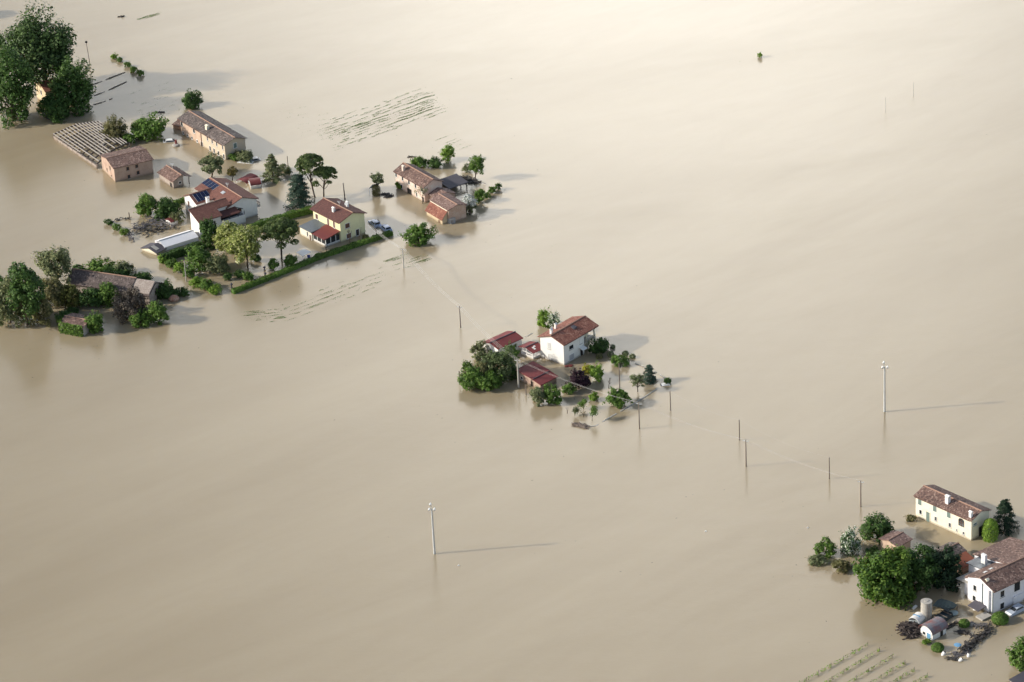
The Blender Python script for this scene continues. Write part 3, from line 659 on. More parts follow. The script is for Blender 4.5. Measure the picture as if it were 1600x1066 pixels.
# far wing with a gable end and panels
x1a, y1a = fr.loc(*z(230, 462, 4.3)); x1b, y1b = fr.loc(*z(80, 350, 4.3)); wy = (y1a + y1b) / 2
sf1 = object.__new__(FR); sf1.o = fr.pt(x1a, wy); sf1.ex = -fr.ey; sf1.ey = fr.ex; Wg = x1b - x1a; hg = 4.0
rg_ = zat(sf1.pt(0, Wg / 2), z(150, 345)[1]) - hg - .16; rg_ = min(max(rg_, .8), 2.2)
L1 = wy - Wm + .6
walls(hs, sf1, 0, wy - Wm - .01, 0, Wg, hg, rg_, WHITE); r3 = roof(hs, sf1, 0, L1 + .8, 0, Wg, hg, rg_, TILE_NEW, .35, .3)
panel(r3, sf1, .5, min(5.2, L1 - .4), .1, Wg / 2 - .35, 4, 3, hg, rg_, 0, Wg)
window(hs, sf1, 'g', 0, Wg * .68, 1.9, .8, 1.4, pmat=BROWN); window(hs, sf1, 'g', 0, Wg * .2, 1.6, .6, 1.3, pmat=GREENSH)
# raised terrace between the wings
tr_ = MB(); ta = min(x1a, x1b) + .02; tb = xb - x0
tr_.box(fr, xb + .02, x1a - .02, Wm + .02, wy + 1.0, -1, 2.0); tr_.build('terrace', WHITE, hs)
tw = MB(); tw.box(fr, xb + .3, x1a - .3, wy + .78, wy + .99, 2.004, 2.9); tw.build('parapet', WHITE, hs)
chimney(r3, sf1, L1 * .55, -.9, 2.0, hg + 1.0, .7)
# roofed balcony at the gable foot
bx0 = -max(-x0 - .5, 2.2); by0, by1 = Wm - 3.6, y2 - Lw - .01; bm_ = MB()
bm_.box(fr, bx0, -.004, by0, by1, -1, 1.5); bm_.box(fr, bx0, bx0 + .18, by0, by1, 1.503, 2.3); bm_.box(fr, bx0 + .182, -.01, by0, by0 + .16, 1.503, 2.3); bm_.build('balcony', WHITE, hs)
rb = roof(hs, fr.sub(0, 0, True), by0 + 1.6, by1 - .1, bx0 - .2, -.02, 3.35, 0, TILE_DK, .1, .15, h2=3.95, name='balcony_roof', cap=None)
pb = MB()
for y in (by0 + .1, by0 + 1.9, (by0 + by1) / 2 + .8): pb.box(fr, bx0 + .02, bx0 + .16, y, y + .14, 2.31, 3.3)
pb.beam(fr.pt(-.1, by0 + 1.5, 3.9), fr.pt(-.1, by0 - .6, 2.9), .16, .16); pb.build('post', GREYDK, hs)
dk_ = MB(); dk_.box(fr, -.05, -.006, by0 + .4, by1 - .3, 1.6, 3.3); dk_.build('balcony_glazing', GLASS, hs)

# ------------------------------------------------------------------ long peach farmhouse
z = Zf(240, 130, 5.921)
A = z(668, 712); h = zat(W(*A[:2]), z(655, 572)[1]) + .1
fr = FR(A, z(228, 318, h), z(862, 655)); Lh, Wh = fr.L - .6, fr.loc(*z(868, 512, h))[1] - .4
rise = zat(fr.pt(0, Wh / 2), z(745, 500)[1]) - h - .16
hs = thing('peach_farmhouse', 'long peach farmhouse with weathered tile gable roof, nearest the round dark tree', 'farmhouse', fr.o, fr.rz)
Lb = Lh * .52
walls(hs, fr, 0, Lb, 0, Wh, h, rise, plaster('ochre_peach_plaster', (0.56, 0.46, 0.34), (0.54, 0.48, 0.41), 0.6)); walls(hs, fr, Lb + .003, Lh, .12, Wh, h + .004, rise, PEACH)
rf = roof(hs, fr, 0, Lh, 0, Wh, h, rise, TILE_GREY, .5, .35); gutter(rf, fr, 0, Lh, -.6, h - .15)
for u in (1.0, 4.0, 6.2, 8.6): window(hs, fr, 'a', 0, u, 2.6, .6, 1.1)
for u in (.8, 3.4, 5.6, 7.6): window(hs, fr, 'a', 0, u, .15, .7, 1.2)
for u in (15.6, 21.8): window(hs, fr, 'a', .12, u, 2.4, .9, 1.4)
for u in (14.4, 17.0, 19.2, 21.5): window(hs, fr, 'a', .12, u, .2, .6, .6)
door(hs, fr, 'a', 0, 11.8, -.9, 1.0, 1.2, DARK); window(hs, fr, 'g', 0, Wh * .5, 2.5, .9, 1.3, pmat=GREENSH)
chimney(rf, fr, Lh * .46, 1.2, slopez(h, rise, 0, Wh, 1.2) - .2, h + rise + .3, .8, CREAM)
dp = MB(); dp.tube([fr.pt(Lb, -.1, -.5), fr.pt(Lb, -.1, h - .1)], .09, 6); dp.build('downpipe', BROWN, hs)
z2 = Zf(240, 130, 5.921)
fa = FR(z(240, 440), z(205, 430), z(215, 375)); an = thing('lean_to_shed', 'small ruined red lean-to at the far end of the peach farmhouse', 'shed', fa.o, fa.rz)
walls(an, fa, 0, 2.2, 0, 3.5, 1.2, 0, BRICK, h2=1.9); roof(an, fa, 0, 2.2, 0, 3.5, 1.2, 0, TILE_OLD, .2, .2, h2=1.9, cap=None)

# ------------------------------------------------------------------ brick barn beside the bare roof frame
z = Zf(60, 120, 5.921)
A = z(712, 975); h = zat(W(*A[:2]), z(706, 850)[1]) + .1
fr = FR(A, z(1065, 893), z(540, 868)); Lh, Wh = fr.L, fr.Wd
rise = zat(fr.pt(0, Wh / 2), z(618, 752)[1]) - h - .16
hs = thing('brick_barn', 'square pinkish brick barn with tiled gable roof beside the bare roof frame', 'barn', fr.o, fr.rz)
walls(hs, fr, 0, Lh, 0, Wh, h, rise, PINK); rf = roof(hs, fr, 0, Lh, 0, Wh, h, rise, TILE_OLD, .4, .3)
for u, zz_ in ((3.6, 2.4), (6.0, 2.5), (6.2, .7), (3.7, .2)): window(hs, fr, 'a', 0, u, zz_, .7, .9, fmat=BRICK)
window(hs, fr, 'g', 0, 3.0, 2.2, .7, 1.1, fmat=PEACH); window(hs, fr, 'g', 0, 5.6, 1.0, .6, .8, fmat=PEACH); window(hs, fr, 'g', 0, 2.6, .5, .45, .5, fmat=PEACH)
# ------------------------------------------------------------------ bare roof frame of a roofless shed
P0, P1, P2, P3 = W(*z(145, 575)), W(*z(560, 455)), W(*z(845, 650)), W(*z(545, 850))
nb_ = thing('roof_frame', 'roofless shed reduced to rows of pale parallel beams over the flood', 'roof frame', P3, 0)
zt = 1.5; nbm = 15; rnd = random.Random(4)
for i in range(nbm):
    f = i / (nbm - 1); a = P0.lerp(P1, f); b_ = P3.lerp(P2, f); zb_ = zt + .9 * (1 - abs(2 * f - 1)); m_ = MB()
    t0, t1 = (0, 1)
    if rnd.random() < .25: t1 = rnd.uniform(.6, .9)
    m_.beam(a.lerp(b_, t0) + Vector((0, 0, zb_)), a.lerp(b_, t1) + Vector((0, 0, zb_)), .19, .2); m_.build('beam', WOODP, nb_)
for j in range(10):
    g_ = j / 9; a = P0.lerp(P3, g_); b_ = P1.lerp(P2, g_); m_ = MB(); mid = a.lerp(b_, .5)
    m_.beam(a + Vector((0, 0, zt - .25)), mid + Vector((0, 0, zt + .65)), .34, .26); m_.beam(mid + Vector((0, 0, zt + .65)), b_ + Vector((0, 0, zt - .25)), .34, .26); m_.build('rafter', sheet('dark_wood', (.05, .038, .034), (.08, .065, .06), rough=.9), nb_)  # rafters broad and coloured dark to stand in for shade between the beams
    for q in (a, b_, a.lerp(b_, .5)):
        m_ = MB(); m_.beam(q + Vector((0, 0, -1)), q + Vector((0, 0, zt - .3 + (.8 if q not in (a, b_) else 0))), .3, .3); m_.build('post', STONE, nb_)
lw = MB(); lw.beam(P0 + Vector((0, 0, .35)), P3 + Vector((0, 0, .35)), .3, .9); lw.build('low_wall', STONE, nb_)
# ------------------------------------------------------------------ small old shed in the middle of the yard
A = z(1252, 1035); h = 2.0; fr = FR(A, z(1123, 950), z(1400, 985)); Lh, Wh = fr.L, fr.Wd
hs = thing('small_shed', 'small old shed with split tile roof and open side, alone in the yard', 'shed', fr.o, fr.rz)
walls(hs, fr, 0, Lh, 0, Wh * .6, h, 0, STONE, h2=h + 1.0); rf = roof(hs, fr, 0, Lh, 0, Wh, h, 1.0, TILE_OLD, .4, .3)
pm = MB()
for x in (.1, Lh / 2, Lh - .2): pm.box(fr, x, x + .15, Wh - .3, Wh - .15, -1, h + .1)
pm.build('post', WOOD, hs); door(hs, fr, 'a', 0, 1.2, -.8, .9, 1.1, DARK, WOOD); window(hs, fr, 'g', 0, Wh * .4, .8, .6, .6); aerial(rf, fr.pt(Lh * .6, Wh / 2, h + 1.1), 1.6)

# ------------------------------------------------------------------ pinkish farmhouse standing apart to the right
z = Zf(570, 210, 5.33)
A = z(502, 570); h = zat(W(*A[:2]), z(513, 442)[1]) + .1
fr = FR(A, z(244, 298, h), z(650, 492)); Lh = fr.L - .5; Wh = fr.loc(*z(650, 388, h))[1] - .3
rise = zat(fr.pt(0, Wh / 2), z(566, 372)[1]) - h - .16
hs = thing('pink_farmhouse', 'faded pink farmhouse with tall weathered roof and low outbuildings, standing apart', 'farmhouse', fr.o, fr.rz)
FP = plaster('faded_pink_plaster', (0.66, 0.5, 0.42), (0.70, 0.66, 0.58), 0.7)
walls(hs, fr, 0, Lh, 0, Wh, h, rise, FP); rf = roof(hs, fr, 0, Lh, 0, Wh, h, rise, TILE_OLD, .45, .25); gutter(rf, fr, 0, Lh, -.55, h - .1)
for k in range(5): window(hs, fr, 'a', 0, 1.0 + k * 2.9, 2.7, .7, 1.2)
door(hs, fr, 'a', 0, 6.8, -.8, 2.0, 1.5, DARK, FP); window(hs, fr, 'a', 0, 3.6, .4, .45, 1.1, sill=False); window(hs, fr, 'a', 0, 10.4, .3, .7, 1.0); door(hs, fr, 'a', 0, .7, -.8, .8, 1.3, DARK, FP)
chimney(rf, fr, Lh * .82, 1.0, slopez(h, rise, 0, Wh, 1.0) - .3, h + rise * .5 + .9, .65, FP)
# link building, brick, in the angle
l0 = fr.loc(*z(515, 560)); walls(hs, fr, -4.2, -.004, 1.2, 6.2, 2.1, .9, BRICKP, name='link_wall'); roof(hs, fr, -4.2, -.32, 1.2, 6.2, 2.1, .9, TILE_PINK, .35, .05, name='link_roof', cap=None)
# outbuilding with warm tile roof and red lean-to
f2 = FR(z(702, 745), z(560, 660), z(815, 680)); h2_ = zat(f2.o, z(702, 632)[1]); 
ob = thing('tiled_outbuilding', 'low ochre outbuilding with two-level tile roof beside the grey tank', 'outbuilding', f2.o, f2.rz)
W2 = f2.Wd; ri2 = max(zat(f2.pt(0, W2 / 2), z(755, 583)[1]) - h2_ - .16, .7); L2 = f2.loc(*z(548, 545, h2_))[0]
walls(ob, f2, 0, L2, 0, W2, h2_, ri2, BRICKP); roof(ob, f2, 0, L2, 0, W2, h2_, ri2, TILE_PINK, .3, .3)
xa, ya = f2.loc(*z(648, 750)); ya = min(ya, -1.5); hl = zat(W(*z(648, 752)[:2]), z(632, 706)[1])
walls(ob, f2, .6, L2 - .2, ya, -.004, hl, 0, OCHRE, h2=h2_ - .5); roof(ob, f2, .6, L2 - .2, ya, -.02, hl, 0, TILE_RED, .3, .25, h2=h2_ - .5, name='lean_to_roof', cap=None)
mc = MB(); mc.tube([f2.pt(.3, -.12, h2_ - .3), f2.pt(L2, -.12, h2_ - .3)], .12, 5); mc.build('coping', CREAM, ob); door(ob, f2, 'a', ya, 2.0, -.8, .6, .8, BROWN, OCHRE)
# dark tin shed behind the farmhouse
f3 = FR(z(705, 495), z(858, 440), z(655, 430)); ds_ = thing('dark_shed', 'low open shed with dark sagging roof behind the faded pink farmhouse', 'shed', f3.o, f3.rz)
roof(ds_, f3, 0, f3.L, 0, 4.6, 1.3, 0, GREYDK, .2, .1, h2=2.0, cap=None)
pm = MB()
for k in range(4):
    for y in (.2, 4.4): pm.box(f3, .2 + k * (f3.L - .4) / 3 - .1, .2 + k * (f3.L - .4) / 3 + .1, y - .1, y + .1, -1, 1.35 if y < 1 else 1.95)
pm.build('post', WOOD, ds_); bw = MB(); bw.box(f3, 0, f3.L, 4.42, 4.55, -1, 1.9); bw.build('back_wall', WOOD, ds_)
# round grey tank
def tank(label, px, py, r, h_, mt, name='tank', cat='tank', lid=CONC):
    b_ = W(px, py); t_ = thing(name, label, cat, b_); m_ = MB(); m_.lathe(b_, [(r, -1), (r, h_ * .33), (r * 1.03, h_ * .34), (r * 1.03, h_ * .36), (r, h_ * .37), (r, h_ * .66), (r * 1.03, h_ * .67), (r * 1.03, h_ * .7), (r, h_ * .71), (r, h_)], 22); m_.build('shell', mt, t_)
    m_ = MB(); m_.lathe(b_, [(r * 1.06, h_ + .004), (r * 1.06, h_ + .1), (r * .4, h_ + .16), (r * .38, h_ + .25)], 22); m_.build('lid', lid, t_)
    m_ = MB(); q = b_ + Vector((r * .25, -r * 1.02, 0))
    for s in (-.2, .2): m_.tube([q + Vector((s, -.03, -.5)), q + Vector((s, -.03, h_))], .03, 5)
    for k in range(int(h_ / .35)): m_.tube([q + Vector((-.2, -.03, k * .35)), q + Vector((.2, -.03, k * .35))], .025, 5)
    m_.build('ladder', WOOD, t_); return t_
tank('short round grey tank at the corner of the ochre outbuilding', 705.3, 347.5, 1.0, 1.15, sheet('grey_tank_paint', (.33, .34, .36), (.22, .22, .24)))

# ------------------------------------------------------------------ white house in mid field
z = Zf(690, 470, 5.921)
A = z(1135, 597); h = zat(W(*A[:2]), z(1135, 405)[1]) + .05
fr = FR(A, z(1322, 488), z(930, 517)); Lh, Wh = fr.L, fr.Wd; rise = zat(fr.pt(0, Wh / 2), z(1035, 318)[1]) - h - .16
Lx = fr.loc(*z(1415, 216, h))[0] - .3
hs = thing('white_house', 'tall white house with brown-red roof and columned balcony in mid field', 'house', fr.o, fr.rz)
walls(hs, fr, 0, Lh, 0, Wh, h, rise, plaster('clean_white_plaster', (.8, .79, .75), (.74, .72, .66), .3)); walls(hs, fr, Lh + .003, Lx - .3, 2.2, Wh, h, 0, CREAM, name='rear_wall')
rf = roof(hs, fr, 0, Lx, 0, Wh, h, rise, TILE_RED, .5, .4); gutter(rf, fr, 0, Lx, -.6, h - .1)
window(hs, fr, 'a', 0, 2.6, 3.0, 1.4, .9); window(hs, fr, 'a', 0, 2.6, .35, 1.6, 1.3, pmat=sheet('grey_roller_blind', (.45, .46, .48))); window(hs, fr, 'a', 0, 6.0, 3.0, .8, 1.5, pmat=WHITEP)
door(hs, fr, 'a', 0, 6.0, -.8, .9, 1.6, DARK)
cn = MB(); cn.hexa([fr.pt(x, y, zz_) for zz_d in (0, .1) for x, y, zz_ in ((5.2, -1.2, 1.75 + zz_d), (6.8, -1.2, 1.75 + zz_d), (6.8, -.01, 2.1 + zz_d), (5.2, -.01, 2.1 + zz_d))]); cn.build('door_canopy', WHITEP, hs)
window(hs, fr, 'g', 0, 4.2, 2.9, .8, 1.5, pmat=sheet('pale_shutter', (.62, .62, .6))); window(hs, fr, 'g', 0, 4.0, .4, 1.0, 1.2, pmat=sheet('pale_shutter', (.62, .62, .6)))
bl = MB(); bl.box(fr, Lh + .01, Lx, .2, 2.19, 2.2, 2.35); bl.build('balcony_floor', CONC, hs)
br = MB()
for k in range(8): br.box(fr, Lh + .1 + k * (Lx - Lh - .2) / 7, Lh + .14 + k * (Lx - Lh - .2) / 7, .22, .27, 2.36, 3.2)
br.box(fr, Lh + .05, Lx, .2, .28, 3.2, 3.26); br.build('balcony_railing', GALV, hs)
for x in (Lh + 1.4, Lx - .3):
    m_ = MB(); m_.box(fr, x - .12, x + .12, .3, .54, -1, h + .1); m_.build('column', CREAM, hs)
window(hs, fr, 'a', 2.2, Lh + 1.6, 3.0, .9, 1.5); window(hs, fr, 'a', 2.2, Lh + 1.4, .3, .9, 1.3)
chimney(rf, fr, .9, Wh * .62, slopez(h, rise, 0, Wh, Wh * .62) - .2, h + rise + .7, .5); chimney(rf, fr, Lh * .6, Wh * .85, slopez(h, rise, 0, Wh, Wh * .85) - .2, h + rise + .3, .45)
dm = MB(); q0, q1 = Lx * .55, Wh * .32; zz_ = slopez(h, rise, 0, Wh, q1); dm.hexa([fr.pt(x, y, zz_ + e + (y - q1) * .25) for e in (-.05, .3) for x, y in ((q0 - .5, q1 - .5), (q0 + .5, q1 - .5), (q0 + .5, q1 + .5), (q0 - .5, q1 + .5))]); dm.build('roof_hatch', GREYDK, rf)
# red sheet-roofed barn
h = 2.7; A = z(520, 450, h); fr = FR(A, z(755, 345, h), z(366, 392, h)); fr.o = fr.pt(.2, .2); Lh, Wh = fr.L - .5, fr.Wd - .4
rise = max(zat(fr.pt(0, Wh / 2), z(458, 405)[1]) - h - .1, .6)
hs = thing('red_roofed_barn', 'white barn with dark red sheet roof behind the trees, nearest the pylon line', 'barn', fr.o, fr.rz)
walls(hs, fr, 0, Lh, 0, Wh, h, rise, WHITE); roof(hs, fr, 0, Lh, 0, Wh, h, rise, REDMET, .3, .25, cap=GREYDK); window(hs, fr, 'g', 0, Wh * .5, .8, .8, 1.0); window(hs, fr, 'a', 0, Lh * .7, 1.2, 1.0, .8)
# small kiosk / gazebo between them
h = 1.9; A = z(848, 545); fr = FR(A, z(935, 505), z(752, 487)); Lh, Wh = fr.L, fr.Wd
hs = thing('gazebo', 'small white open-sided gazebo with red roof beside the tall white house', 'gazebo', fr.o, fr.rz)
walls(hs, fr, 0, Lh, 0, Wh, .5, 0, WHITE, name='low_wall'); rf = roof(hs, fr, 0, Lh, 0, Wh, h, .5, REDMET, .5, .4, t=.1, cap=GREYDK)
pm = MB()
for x in (0, Lh / 3, Lh * 2 / 3, Lh - .15):
    for y in (0, Wh - .15): pm.box(fr, x, x + .15, y, y + .15, .504, h)
for y in (Wh * .5,):
    for x in (0, Lh - .15): pm.box(fr, x, x + .15, y, y + .15, .504, h + .4)
pm.build('post', WHITEP, hs); pm = MB(); pm.box(fr, 0.16, Lh - .16, 0.004, .1, 1.05, 1.2); pm.build('rail', WHITEP, hs); pm = MB(); pm.box(fr, 0.004, .1, 0.16, Wh - .16, 1.05, 1.2); pm.build('rail', WHITEP, hs)
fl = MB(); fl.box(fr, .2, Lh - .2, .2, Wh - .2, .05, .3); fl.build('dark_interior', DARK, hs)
for k, (u, v) in enumerate(((.35, .25), (.55, .3), (.35, .12))):
    m_ = MB(); y = Wh * v; m_.hexa([fr.pt(Lh * u + a, y + b_, slopez(h, .5, 0, Wh, y + b_, .1) + e) for e in (.02, .06) for a, b_ in ((-.25, -.2), (.25, -.2), (.25, .2), (-.25, .2))]); m_.build('roof_light', WHITEP, rf)
# low store with two red slopes
h = 1.9; A = z(845, 730, h); fr = FR(A, z(997, 655, h), z(715, 650, h)); Lh, Wd_ = fr.L, fr.Wd
hs = thing('red_roofed_store', 'low brick store with broad dark red two-slope roof beside the power line pole', 'outbuilding', fr.o, fr.rz)
lo = fr.loc(*z(890, 792, 1.4))[1]; lo = min(lo, -2.0)
walls(hs, fr, .2, Lh, 0, Wd_ * .98, h - .02, 0, PINK, h2=h + .5); roof(hs, fr, .2, Lh, 0, Wd_, h + .0, 0, REDMET, .0, .3, h2=h + .55, cap=None)
walls(hs, fr, .2, Lh, lo + .3, -.004, 1.35, 0, PINK, h2=h - .1, name='front_wall'); roof(hs, fr, .2, Lh, lo + .2, -.03, 1.35, 0, REDMET, .35, .3, h2=h - .12, name='front_roof', cap=None)
window(hs, fr, 'g', .2, Wd_ * .7, .7, .6, .6); door(hs, fr, 'g', .2, .5, -.8, .6, 1.2, DARK, PINK)
tr2 = MB(); tr2.tube([fr.pt(0, 0, h + .12), fr.pt(Lh, 0, h + .12)], .1, 5); tr2.build('flashing', GREYDK, hs)

# ------------------------------------------------------------------ long cream farmhouse, lower right
z = Zf(1400, 740, 6.66)
A = z(782, 700); h = zat(W(*A[:2]), z(786, 486)[1]) + .05
fr = FR(A, z(205, 442), z(975, 600)); Lh = fr.L; Wh = fr.loc(*z(975, 372, h))[1] - .3; rise = zat(fr.pt(0, Wh / 2), z(873, 383)[1]) - h - .16
hs = thing('cream_farmhouse', 'long cream farmhouse with mottled tile roof and arched window, beside the dark spruce', 'farmhouse', fr.o, fr.rz)
walls(hs, fr, 0, Lh, 0, Wh, h, rise, CREAM); rf = roof(hs, fr, 0, Lh, 0, Wh, h, rise, TILE_OLD, .4, .3); gutter(rf, fr, 0, Lh, -.5, h - .1)
def ux(px, py, zz_): return fr.loc(*z(px, py, zz_))[0]
for px, py in ((266, 290), (420, 360), (565, 425)): window(hs, fr, 'a', 0, ux(px, py, 3.6), 3.0, .9, 1.4, pmat=GREENSH, sill=False)
for px, py in ((264, 398), (418, 470), (564, 536)): window(hs, fr, 'a', 0, ux(px, py, 1.4), 1.0, .6, .9)
window(hs, fr, 'a', 0, ux(640, 588, .9), .8, .3, .4); window(hs, fr, 'a', 0, ux(720, 615, .9), .7, .5, .6); door(hs, fr, 'a', 0, ux(342, 450, 1), -.8, .9, 2.2, GREENSH, CREAM)
u0 = ux(686, 515, 3); aw = MB(); arc = [(u0 - .75, 2.3), (u0 + .75, 2.3), (u0 + .75, 3.6)] + [(u0 + .75 * math.cos(a), 3.6 + .5 * math.sin(a)) for a in [math.pi * k / 8 for k in range(1, 8)]] + [(u0 - .75, 3.6)]
aw.prism([fr.pt(x, -.04, zz_) for x, zz_ in arc], [fr.pt(x, .02, zz_) for x, zz_ in arc]); awo = aw.build('arched_window', GLASS, hs)
mb2 = MB(); mb2.box(fr, u0 - .04, u0 + .04, -.08, -.042, 2.3, 4.05); mb2.box(fr, u0 - .72, u0 + .72, -.075, -.043, 3.2, 3.28); mb2.build('glazing_bar', BROWN, awo)
chimney(rf, fr, ux(490, 330, h + .6), 1.3, slopez(h, rise, 0, Wh, 1.3) - .2, h + 1.9, .8, WHITE); chimney(rf, fr, .6, .5, h - .2, h + 1.2, .6, WHITE)
door(hs, fr, 'g', 0, Wh * .62, -.8, 2.2, 2.1, DARK, CONC); window(hs, fr, 'g', 0, Wh * .2, 3.2, .9, .4, pmat=GREENSH)
# ------------------------------------------------------------------ peach shed among the trees
z = Zf(1250, 740, 5.921)
h = 3.0; A = z(905, 690, h - .4); fr = FR(A, z(1043, 612, h - .4), z(695, 627, h - .4)); fr.o = fr.pt(.3, .3); Lh, Wh = fr.L - .6, fr.Wd - .6
rise = max(zat(fr.pt(0, Wh / 2), z(792, 632)[1]) - h, .5)
hs = thing('peach_shed', 'small peach-walled shed with crumbling pink tile roof between the trees', 'shed', fr.o, fr.rz)
walls(hs, fr, 0, Lh, 0, Wh, h - .3, rise, PEACH); rf = roof(hs, fr, 0, Lh, 0, Wh, h - .3, rise, TILE_PINK, .35, .3); door(hs, fr, 'g', 0, Wh * .35, -.8, .9, 1.6, BROWN, PEACH)

# ------------------------------------------------------------------ big white farmhouse at the right edge
z = Zf(1380, 880, 5.73)
A = z(985, 457); h = zat(W(*A[:2]), z(990, 250)[1]) + .05
fr = FR(A, z(1261, 122, h), z(712, 347)); Wh = fr.Wd; rise = zat(fr.pt(0, Wh / 2), z(850, 125)[1]) - h - .16
hs = thing('white_farmhouse', 'big white farmhouse with old brown tile roof at the right edge', 'farmhouse', fr.o, fr.rz)
WH2 = plaster('cool_white_plaster', (.78, .77, .8), (.7, .68, .7), .3)
Lh = fr.loc(1600, 900, h)[0] + 9; L1_ = Lh * .42
walls(hs, fr, 0, Lh, 0, Wh, h, rise, WH2); rf = roof(hs, fr, 0, Lh, 0, Wh, h, rise, TILE_OLD, .5, .3)
W3 = Wh + 6.0; sb = object.__new__(FR); sb.o = fr.pt(0, W3); sb.ex = fr.ex; sb.ey = -fr.ey
walls(hs, sb, L1_ + .2, Lh - .1, 0, W3 - Wh / 2 - .1, h - .7, 0, WH2, name='rear_wall', h2=h + rise - .1); rf2 = roof(hs, sb, L1_ + .2, Lh - .1, 0, W3 - Wh / 2, h - .65, 0, TILE_OLD, .4, .2, h2=h + rise + .03, name='rear_roof')
for u, zz_ in ((2.3, 3.0), (2.3, .3), (10.3, 3.1), (10.4, .5)): window(hs, fr, 'a', 0 if u < 9 else .1, u, zz_, 1.0, 1.3)
window(hs, fr, 'a', 0, 6.2, 2.8, 1.5, 1.9, sill=False); pr = MB(); pr.box(fr, 5.2, 7.6, -.25, -.002, -1, 1.9); pr.build('door_surround', WH2, hs)
for u, zz_ in ((Wh * .72, 3.0), (Wh * .74, .6)): window(hs, fr, 'g', 0, u, zz_, .8, 1.1)
chimney(rf, fr, -.001 + .5, Wh * .33, h, h + rise * .8, .5, CREAM); dp = MB(); dp.tube([fr.pt(-.1, .15, -.5), fr.pt(-.1, .15, h - .1)], .08, 6); dp.tube([fr.pt(-.12, Wh * .42, -.5), fr.pt(-.12, Wh * .42, h + .3)], .08, 6); dp.build('downpipe', GREENSH, hs)
fg = MB(); fg.box(fr, -.5, -.004, Wh * .12, Wh * .3, -1, h - .3); fg.build('chimney_breast', WH2, hs)
chimney(rf, fr, L1_ + 5.0, Wh * .25, h + rise * .3, h + rise + .9, .8, WH2)
for a, b_ in ((.35, .7), (.6, .75)):
    m_ = MB(); y = Wh * b_; m_.hexa([fr.pt(L1_ * a + q, y + r_, slopez(h, rise, 0, Wh, y + r_) + e) for e in (.02, .1) for q, r_ in ((-.4, -.3), (.4, -.3), (.4, .3), (-.4, .3))]); m_.build('roof_light', GALV, rf)
# grey extension behind, with tall white chimney
yy0 = Wh + .6; walls(hs, fr, 4.2, L1_ + .1, Wh + .004, Wh + 4.2, h - .2, 0, WH2, name='extension_wall', h2=h - .58); ex_ = roof(hs, fr, 4.0, L1_ - .05, Wh + .55, Wh + 4.6, h - .15, 0, GREYMET, -.0, .2, h2=h - .55, name='extension_roof', cap=None)
cb = MB(); cb.box(fr, 5.6, 6.2, Wh + 1.2, Wh + 2.3, h - .6, h + 1.9); cb.build('chimney', WHITEP, ex_)
f5 = fr.sub(0, Wh); walls(hs, fr, .9, 3.2, Wh + .004, Wh + 1.8, h - .8, 0, WH2, name='annex_wall', h2=h - 1.6); roof(hs, fr, .9, 3.2, Wh + .02, Wh + 1.8, h - .75, 0, TILE_PINK, 0, .1, h2=h - 1.5, name='annex_roof', cap=None)
aw_ = MB(); aw_.hexa([fr.pt(x, y, zz_) for e in (0, .1) for x, y, zz_ in ((.2, Wh + .01, 3.4 + e), (4.2, Wh + .01, 3.4 + e), (4.2, Wh + 3.6, 3.0 + e), (.2, Wh + 3.6, 3.0 + e))]); aw_.build('awning', CONC, hs)
# entrance canopy and step at the gable foot
pc = MB(); pc.hexa([fr.pt(x, y, zz_) for e in (0, .12) for x, y, zz_ in ((-2.6, 1.4, .9 + e), (-.52, 1.4, 1.3 + e), (-.52, 4.4, 1.3 + e), (-2.6, 4.4, .9 + e))]); pc.build('porch_roof', GREYDK, hs)
pw = MB(); pw.box(fr, -3.4, -.9, -.6, 1.3, -.8, .35); pw.build('loggia_step', CONC, hs)
# reddish tiled outhouse between
z = Zf(1470, 820, 10.66)
h = 2.4; fr = FR(z(300, 740), z(640, 520, 0), z(180, 520)); fr = FR((1504, 898, 0), (1526, 887, 0), (1491, 882, 0))
hs = thing('terracotta_outhouse', 'low outhouse with rust-red front roof and dark rear tiles behind the big white farmhouse', 'outbuilding', fr.o, fr.rz)
h = 2.2; walls(hs, fr, 0, 3.6, 0, 2.8, h - .6, 0, BRICK, h2=h + .2); roof(hs, fr, 0, 3.6, 0, 2.8, h - .6, 0, sheet('rust_red_roof', (.27, .085, .045), (.2, .07, .04), rough=.85), .3, .2, h2=h + .2, cap=None)
walls(hs, fr, -.4, 4.2, 3.4, 7.6, h + .1, .7, BRICK, name='rear_wall'); roof(hs, fr, -.4, 4.2, 3.4, 7.6, h + .1, .7, TILE_GREY, .3, .2, name='rear_roof')

